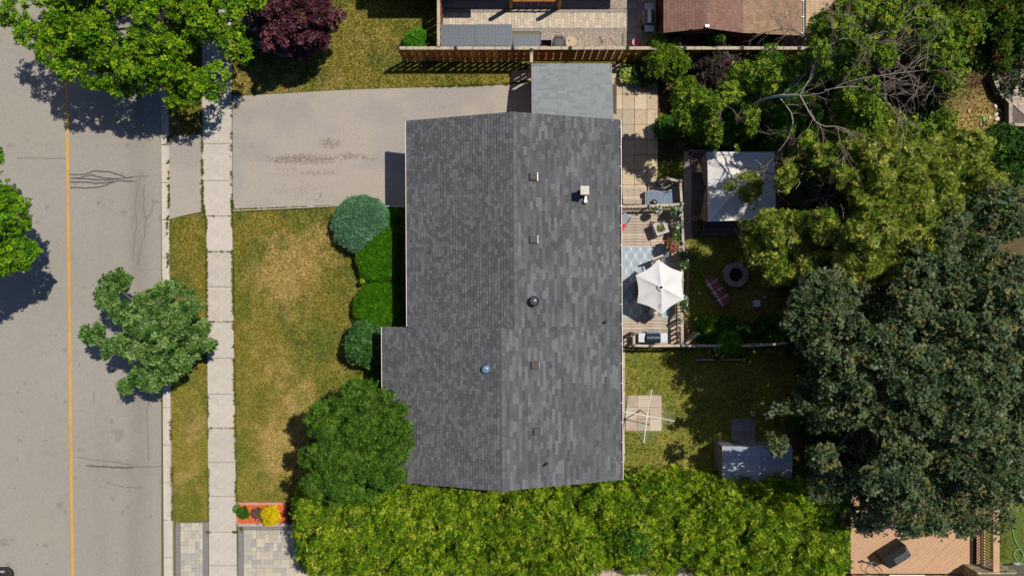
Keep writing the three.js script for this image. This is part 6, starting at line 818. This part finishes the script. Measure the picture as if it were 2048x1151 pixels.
{ // weathered deck at the right edge
  const t = thing('weathered_deck', 'weathered grey deck corner with a mitred border at the right edge', 'deck'), h = 0.45; reseed(830); const out = [[2019, 252], [2019, 205], [1998, 186], [1985, 150], [2010, 120], [2140, 120], [2140, 252]], w = pp(out, h), inn = pp([[2026, 246], [2026, 207], [2004, 186], [1994, 152], [2014, 128], [2140, 128], [2140, 246]], h); const gm = tones(lin(196, 178, 158), 5, 0.07, 0.9, { map: woodT });
  for (let i = 0; i < 5; i++) { const j = i + 1; part('border_board', slab([w[i], w[j], inn[j], inn[i]], h, 0.035), gm[i], t); } part('border_board', slab([w[6], w[0], inn[0], inn[6]], h, 0.035), gm[2], t);
  const z0 = Z(128, h), z1 = Z(246, h), cc = inn; for (let z = z0; z < z1; z += 0.15) { const b = clipPoly([[X(1980, h), z], [X(2140, h), z], [X(2140, h), z + 0.142], [X(1980, h), z + 0.142]], cc.slice().reverse()); const b2 = b.length > 2 ? b : clipPoly([[X(1980, h), z], [X(2140, h), z], [X(2140, h), z + 0.142], [X(1980, h), z + 0.142]], cc); if (b2.length > 2) part('board', slab(b2, h - 0.003, 0.03), gm[Math.floor(R() * 5)], t); } part('skirt', slab(w.map(([x, z]) => [mix(x, 24, 0.01), z]), h - 0.04, 0.3), darkWd[1], t);
  const l = thing('litter', 'scattered pale scraps and a green rag on the bare ground by the weathered deck', 'litter'); for (const [px, py, r, c] of [[1991, 212, 0.09, [230, 226, 220]], [1999, 221, 0.07, [220, 216, 214]], [1992, 229, 0.1, [206, 208, 212]], [1995, 238, 0.13, [236, 220, 196]], [1968, 238, 0.1, [110, 186, 130]], [1980, 235, 0.06, [232, 214, 190]], [1964, 252, 0.11, [224, 190, 150]], [1938, 222, 0.1, [206, 160, 110]]]) { const g = new THREE.DodecahedronGeometry(r, 0).scale(1.2, 0.35, 0.8).rotateY(R() * 3).translate(X(px), 0.04, Z(py)); part('scrap', g, mat(lin(...c), 0.8), l); }
}
{ // deck at the lower right with diagonal boards
  const t = thing('diagonal_deck', 'tan composite deck with boards laid in a chevron at the bottom right', 'deck'), h = 0.6, x0 = X(1702, h), xm = X(1811, h), x1 = X(1946, h), z0 = Z(985, h), z1 = 13.35, dm = tones(lin(206, 164, 128), 5, 0.03, 0.8, { map: grainT }); reseed(840);
  for (const [xa, xb, s] of [[x0 + 0.09, xm, 1], [xm, x1 - 0.08, -1]]) { const c = Math.SQRT1_2, box = [[xa, z0], [xb, z0], [xb, z1], [xa, z1]]; for (let d = -14; d < 14; d += 0.128) { const o = [(xa + xb) / 2, (z0 + z1) / 2], u = [c, c * s], n = [-c * s, c], q = (a, b) => [o[0] + u[0] * a + n[0] * b, o[1] + u[1] * a + n[1] * b], strip = [q(-12, d), q(12, d), q(12, d + 0.12), q(-12, d + 0.12)]; const b = clipPoly(strip, box); if (b.length > 2) { let ar = 0; for (let i = 0; i < b.length; i++) { const e = b[i], f = b[(i + 1) % b.length]; ar += e[0] * f[1] - f[0] * e[1]; } if (Math.abs(ar) > 0.01) part('board', slab(b, h + rr(-0.002, 0.002), 0.025), dm[Math.floor(R() * 5)], t); } } }
  part('edge_board', [bx(0.09, 0.03, z1 - z0, x0 + 0.04, h, (z0 + z1) / 2), bx(0.08, 0.03, z1 - z0, x1 - 0.04, h, (z0 + z1) / 2), bx(0.2, 0.03, z1 - z0, X(1958, h), h, (z0 + z1) / 2)], dm[1], t); part('substructure', bx(x1 - x0 + 0.5, 0.05, z1 - z0, (x0 + x1) / 2 + 0.25, h - 0.1, (z0 + z1) / 2), mat(lin(70, 50, 40), 0.9), t); part('fascia', bx(0.04, 0.55, z1 - z0, x0 - 0.03, 0.3, (z0 + z1) / 2), mat(lin(104, 66, 48), 0.85, { map: woodT }), t);
  const r = thing('diagonal_deck_railing', 'tan railing with close balusters on the right side of the chevron deck', 'railing'), rx = X(1965, h), rh = 1.5; part('top_rail', bx(0.28, 0.04, z1 - Z(1000, h) - 0.3, rx + 0.03, rh, (z1 + Z(1000, h) - 0.3) / 2), dm[2], r); part('bottom_rail', bx(0.06, 0.08, z1 - Z(1000, h) - 0.3, rx, h + 0.12, (z1 + Z(1000, h) - 0.3) / 2), dm[0], r); for (let z = Z(1002, h); z < z1 - 0.35; z += 0.128) part('baluster', bx(0.04, rh - h - 0.15, 0.04, rx, (rh + h) / 2, z), dm[3], r);
  // covered grill
  const g = thing('covered_grill', 'grill under a dark grey fitted cover on the chevron deck', 'grill cover'), o = P(1800, 1116, h + 0.9), M = new THREE.Matrix4().makeRotationY(0.55).scale(V(0.86, 0.95, 0.95)).setPosition(o.x, h, o.z), cm = mat(lin(64, 66, 68), 0.65, { bumpMap: rep(grainB, 0.6), bumpScale: 0.01 });
  const pv = [[-0.72, 0.02, -0.36], [0.72, 0.02, -0.36], [0.72, 0.02, 0.36], [-0.72, 0.02, 0.36], [-0.68, 0.8, -0.3], [0.68, 0.8, -0.3], [0.66, 0.76, 0.3], [-0.66, 0.76, 0.3], [-0.34, 1.08, -0.2], [0.42, 1.08, -0.2], [0.42, 1.06, 0.14], [-0.34, 1.06, 0.14]], fc = [[0, 1, 5, 4], [1, 2, 6, 5], [2, 3, 7, 6], [3, 0, 4, 7], [4, 5, 9, 8], [5, 6, 10, 9], [6, 7, 11, 10], [7, 4, 8, 11], [8, 9, 10, 11]], pos = []; for (const f of fc) for (const k of [0, 2, 1, 0, 3, 2]) pos.push(...pv[f[k]]); const cg = new THREE.BufferGeometry(); cg.setAttribute('position', new THREE.Float32BufferAttribute(pos, 3)); cg.computeVertexNormals(); cg.applyMatrix4(M); cm.side = THREE.DoubleSide; part('cover', cg, cm, g); part('wheel', [-0.5, 0.5].map((x) => new THREE.CylinderGeometry(0.08, 0.08, 0.05, 14).rotateZ(Math.PI / 2).translate(x, 0.09, 0.3).applyMatrix4(M)), blackM, g); part('piping', [[-0.66, 0.765, 0.305, 0.66, 0.765, 0.305], [-0.34, 1.07, 0.145, 0.42, 1.07, 0.145]].map((a) => rod(V(a[0], a[1], a[2]), V(a[3], a[4], a[5]), 0.008).applyMatrix4(M)), mat(lin(180, 180, 182), 0.5), g);
  const k = thing('wire_ornament', 'small dark teal ornament on two bent black wires by the house wall', 'ornament'), tm = mat(lin(54, 92, 96), 0.5); part('body', limbGeo([P(1735, 1125, 1.0), P(1745, 1124, 1.06), P(1754, 1127, 1.02), P(1762, 1130, 1)], 0.05, 0.012, 7), tm, k); part('wing', limbGeo([P(1743, 1121, 1.05), P(1749, 1126, 1.0), P(1753, 1129, 0.95)], 0.03, 0.01, 6), tm, k); part('wire', [limbGeo([P(1744, 1127, 1), P(1735, 1133, 0.9), P(1731, 1141, 0.75), P(1745, 1150, 0.62)], 0.014, 0.012, 5), limbGeo([P(1752, 1129, 1), P(1762, 1137, 0.9), P(1765, 1145, 0.75), P(1767, 1153, 0.62)], 0.014, 0.012, 5)], blackM, k);
}
{ // house at the bottom right: stone wall, window, corner
  const t = thing('stone_house', 'stone-walled house at the bottom right edge, only the foot of its wall showing', 'house'), h = 0.6, sm_ = [[190, 174, 140], [172, 156, 124], [204, 188, 154], [156, 142, 116], [182, 164, 128]].map((c) => mat(lin(...c), 0.92, { map: rep(grainT, 1) })); reseed(850);
  part('wall', [bx(8, 2.2, 0.3, X(1700, h) + 3, h + 1.1 - 0.6 + 0.6, 13.6), bx(3, 2.2, 0.7, X(1926, h) + 1.5, 1.7, 13.3)], mat(lin(150, 140, 120), 0.95, { map: grainT }), t); const l = [];
  for (let r = 0; r < 14; r++) { let x = X(1703, h) + (r % 2) * 0.1; while (x < X(1926, h)) { const w = rr(0.14, 0.34); if (!(r > 1 && x > X(1775, h) && x < X(1842, h))) l.push({ p: [x + w / 2, h + 0.06 + r * 0.115, 13.43 + rr(-0.015, 0.01)], s: [w - 0.012, 0.105, 0.06], t: Math.floor(R() * 5) }); x += w; } x = X(1926, h) + 0.02; while (x < X(2000, h)) { const w = rr(0.14, 0.34); l.push({ p: [x + w / 2, 0.06 + r * 0.115, 12.93 + rr(-0.015, 0.01)], s: [w - 0.012, 0.105, 0.06], t: Math.floor(R() * 5) }); x += w; } for (let z = 12.96; z < 13.4; z += 0.2) l.push({ p: [X(1926, h) - 0.01, h + 0.06 + r * 0.115, z + 0.1], s: [0.06, 0.105, 0.19], t: Math.floor(R() * 5) }); }
  pieces(t, 'stone', l, sm_, { most: 300 }); const w = part('window', bx(X(1842, h) - X(1775, h), 1.4, 0.08, (X(1775, h) + X(1842, h)) / 2, h + 0.95, 13.42), whiteM, t); part('sill', bx(X(1842, h) - X(1775, h) + 0.1, 0.06, 0.14, (X(1775, h) + X(1842, h)) / 2, h + 0.24, 13.38), mat(lin(250, 248, 244), 0.4), w); part('pane', bx(1.3, 1.1, 0.03, (X(1775, h) + X(1842, h)) / 2, h + 1.0, 13.37), mat([0.03, 0.035, 0.04], 0.08), w);
  structure(part('side_lawn', bx(4.5, 0.1, 3.4, X(1982) + 2.3, -0.03, Z(1108) - 0.3), mat(lin(96, 112, 36), 1, { map: grainT }), scene)); tufts('grass', 'green grass right of the chevron deck railing', [[X(1982), 10.4], [23.6, 10.4], [23.6, 12.9], [X(1982), 12.9]], 430, { seed: 26 });
  const hs = thing('garden_hose', 'pale green hose lying in a loop on the grass in the bottom right corner', 'hose'), hm = mat(lin(150, 200, 150), 0.5); part('hose', new THREE.TubeGeometry(new THREE.CatmullRomCurve3([[2026, 1058], [2030, 1076], [2038, 1092], [2046, 1104], [2054, 1120], [2046, 1127], [2036, 1122], [2030, 1110], [2032, 1100], [2040, 1098], [2047, 1106], [2044, 1122], [2038, 1130], [2052, 1142]].map(([a, b], i) => P(a, b, 0.07 + (i % 4) * 0.008))), 90, 0.014, 6), hm, hs); part('nozzle', rod(P(2052, 1142, 0.08), P(2056, 1145, 0.08), 0.022), mat(lin(60, 100, 70), 0.5), hs);
  const gs = new THREE.DodecahedronGeometry(0.24, 1).scale(1, 0.5, 0.8).translate(X(2030), 0.08, Z(1130)); tag(part('grey_stone', gs, mat(lin(186, 184, 180), 0.9, { map: speckT }), scene), 'flat grey stone beside the loop of the green hose', 'stone');
  const lm = thing('utility_box', 'small grey box at the foot of the stone wall in the bottom right corner', 'box'), u = P(2010, 1145, 0.5); part('case', bx(0.3, 0.4, 0.24, u.x, 0.22, u.z + 0.02, 0.3), mat(lin(150, 156, 170), 0.4, { metalness: 0.3 }), lm); part('cover', bx(0.34, 0.04, 0.28, u.x, 0.44, u.z + 0.02, 0.3), mat(lin(176, 182, 196), 0.4, { metalness: 0.3 }), lm);
}
{ // orange mulch bed beside the paved driveway
  const bed = thing('mulch_bed', 'small planting bed of orange wood chips beside the paved driveway', 'planting bed'), x0 = X(476), x1 = X(574), z0 = Z(1008), z1 = Z(1046); reseed(860);
  part('mulch', bx(x1 - x0, 0.08, z1 - z0, (x0 + x1) / 2, 0.01, (z0 + z1) / 2), mat(lin(222, 110, 58), 1, { map: rep(speckT, 2) }), bed); const l = []; for (let x = x0, i = 0; x < x1 - 0.05; x += 0.33, i++) l.push({ p: [x + 0.165, 0.04, z0 - 0.06], s: [0.32, 0.12, 0.11], t: i % 3 }); for (let z = z0; z < z1 - 0.1; z += 0.3) l.push({ p: [x0 - 0.04, 0.03, z + 0.15], s: [0.08, 0.11, 0.29], t: 1 }); pieces(bed, 'edging_brick', l, tones(lin(214, 150, 128), 3, 0.08, 0.9, { map: grainT })); const l2 = []; for (let x = x0, i = 0; x < x1; x += 0.3, i++) l2.push({ p: [x + 0.15, 0.03, z1 + 0.05], s: [0.292, 0.1, 0.13], t: i % 3 }); pieces(bed, 'edging_stone', l2, tones(lin(184, 170, 160), 3, 0.06, 0.9, { map: grainT }));
  const chip = new THREE.BoxGeometry(0.06, 0.012, 0.02), im = new THREE.InstancedMesh(chip, mat([1, 1, 1], 0.95), 1300), m4 = new THREE.Matrix4(), c = new THREE.Color(); for (let i = 0; i < 1300; i++) { m4.compose(V(rr(x0, x1), 0.058 + R() * 0.012, rr(z0, z1)), new THREE.Quaternion().setFromEuler(new THREE.Euler(rr(-0.4, 0.4), R() * 6, rr(-0.4, 0.4))), V(1, 1, 1).multiplyScalar(rr(0.6, 1.3))); im.setMatrixAt(i, m4); const k = rr(0.6, 1.25); im.setColorAt(i, c.setRGB(...lin(232, 118, 66).map((v) => v * k))); } im.name = 'wood_chips'; im.castShadow = im.receiveShadow = true; bed.add(im); im.userData.kind = 'stuff';
  shrub('dwarf_pine', 'small round dark green shrub in the orange mulch bed next to the sidewalk', 'shrub', 487, 1025.5, 0.5, 0.28, 800, G.tiny, pal([62, 98, 24], [48, 82, 18], [76, 112, 34]), { n: 7 }); shrub('barberry', 'small grey-purple shrub between dark green and golden shrubs in the mulch bed', 'shrub', 514, 1025, 0.45, 0.22, 420, G.tiny, pal([112, 92, 76], [92, 76, 66], [130, 108, 88]), { n: 5 }); shrub('golden_shrub', 'bright golden yellow shrub in the orange mulch bed', 'shrub', 541, 1030, 0.75, 0.45, 1500, G.small, pal([236, 210, 20], [220, 192, 16], [206, 182, 24], [180, 168, 30]), { n: 9, size: 0.75 }); shrub('weed_tuft', 'green plant at the outer corner of the mulch bed on the sidewalk edge', 'plant', 472.5, 1017, 0.25, 0.18, 160, G.small, pal([84, 126, 60], [104, 140, 70]), { n: 4, size: 0.8 });
  const o = thing('garden_ornament', 'small dark swirled wire ornament in front of the grey-purple shrub', 'ornament'), om = mat(lin(70, 54, 60), 0.5); part('swirl', new THREE.TubeGeometry(new THREE.CatmullRomCurve3([[505, 1036], [507, 1032], [510, 1036], [511, 1041], [516, 1042], [519, 1038], [516, 1035], [521, 1036], [522, 1042]].map(([a, b]) => P(a, b, 0.2))), 40, 0.014, 5), om, o); part('stake', rod(P(511, 1041, 0.2), P(511, 1041, 0.0), 0.01), om, o); part('glass_ball', new THREE.SphereGeometry(0.05, 12, 8).translate(...P(515, 1047, 0.12).toArray()), mat(lin(120, 122, 136), 0.2), o);
}
{ // scalloped edging, little trellis, tree-side stub, car
  const e = thing('lawn_edging', 'row of small white edging pieces along the lower side of the asphalt driveway', 'edging'), l = []; reseed(870); for (let i = 0; i < 52; i++) { const t = i / 51; l.push({ p: [X(mix(469, 663, t)), 0.06, Z(mix(420.5, 411.5, t)) + 0.03], s: [0.06, 0.13, 0.035], e: [0, rr(-0.15, 0.15), 0], t: i % 2 }); } pieces(e, 'edging_piece', l, tones(lin(226, 214, 196), 2, 0.06, 0.7));
  const t = thing('white_trellis', 'low white lattice fence between the juniper and the garage corner', 'trellis'), a = P(770, 412, 0.6), b = P(809, 410.5, 0.6); for (const y of [0.15, 0.55]) part('rail', bar(V(a.x, y, a.z), V(b.x, y, b.z), 0.03), whiteM, t); for (let i = 0; i < 9; i++) { const p = a.clone().lerp(b, i / 8); part('picket', bx(0.035, 0.6, 0.02, p.x, 0.32, p.z), whiteM, t); }
  const st = thing('stepping_slab', 'single pale paving slab at the end of the lawn below the fence', 'slab'); part('slab', bx(0.46, 0.05, 0.55, X(1032), 0.02, Z(153)), mat(lin(196, 178, 150), 0.9, { map: grainT }), st); part('slab', bx(0.46, 0.05, 0.5, X(1052), 0.02, Z(150)), mat(lin(190, 172, 146), 0.9, { map: grainT }), st);
  const c = thing('parked_car', 'dark car whose front corner just shows in the bottom left corner', 'car'), x1 = X(12, 0.6), z0 = Z(1141, 0.6), W = 1.75, L = 4.3, paint = mat(lin(40, 14, 24), 0.25, { clearcoat: 1 }), glass = mat([0.02, 0.022, 0.025], 0.06), R0 = -0.12;
  const body = new THREE.Shape(), r = 0.28, hw = W / 2; body.moveTo(-hw + r, 0); body.lineTo(hw - r, 0); body.quadraticCurveTo(hw, 0.02, hw, r * 1.2); body.lineTo(hw, L - r); body.quadraticCurveTo(hw, L, hw - r, L); body.lineTo(-hw + r, L); body.quadraticCurveTo(-hw, L, -hw, L - r); body.lineTo(-hw, r * 1.2); body.quadraticCurveTo(-hw, 0.02, -hw + r, 0);
  const cx = x1 - hw, low = new THREE.ExtrudeGeometry(body, { depth: 0.5, bevelEnabled: true, bevelSize: 0.04, bevelThickness: 0.06, bevelSegments: 3 }).rotateX(Math.PI / 2).translate(cx, 0.78, z0 + 0.05); part('body', low, paint, c);
  const cab = new THREE.Shape([[-2, 0.78], [-1.55, 1.28], [-0.2, 1.34], [0.75, 0.8]].map((p) => new THREE.Vector2(...p))); part('cabin', new THREE.ExtrudeGeometry(cab, { depth: W - 0.3, bevelEnabled: true, bevelSize: 0.03, bevelThickness: 0.05, bevelSegments: 2 }).translate(0, 0, -(W - 0.3) / 2).rotateY(Math.PI / 2).translate(cx, 0.0, z0 + 2.1), glass, c); part('roof', bx(W - 0.4, 0.03, 1.25, cx, 1.36, z0 + 2.9), paint, c);
  for (const s of [-1, 1]) { part('headlight', bx(0.34, 0.14, 0.1, cx + s * 0.6, 0.62, z0 + 0.05), mat(lin(200, 206, 214), 0.1), c); for (const zz of [0.85, 3.4]) { const w = part('wheel', new THREE.CylinderGeometry(0.32, 0.32, 0.2, 22).rotateZ(Math.PI / 2).translate(cx + s * (hw - 0.1), 0.2, z0 + zz), blackM, c); part('rim', new THREE.CylinderGeometry(0.19, 0.19, 0.02, 16).rotateZ(Math.PI / 2).translate(cx + s * (hw + 0.005), 0.2, z0 + zz), steelM, w); } } part('bumper', bx(W - 0.3, 0.16, 0.06, cx, 0.4, z0 - 0.0), blackM, c);
}

// ---------- bases of the things, then the picture ----------
for (const g of scene.children) {
  if (!g.isGroup || g.rotation.y || g.position.lengthSq()) continue;
  const b = new THREE.Box3();
  for (const c of g.children) { if (c.isInstancedMesh) continue; c.updateMatrix(); const q = c.geometry.boundingBox || (c.geometry.computeBoundingBox(), c.geometry.boundingBox); if (q) b.union(q.clone().applyMatrix4(c.matrix)); }
  if (b.isEmpty()) continue;
  const o = V((b.min.x + b.max.x) / 2, b.min.y, (b.min.z + b.max.z) / 2);
  g.position.copy(o); for (const c of g.children) c.position.sub(o);
}
renderer.render(scene, camera);
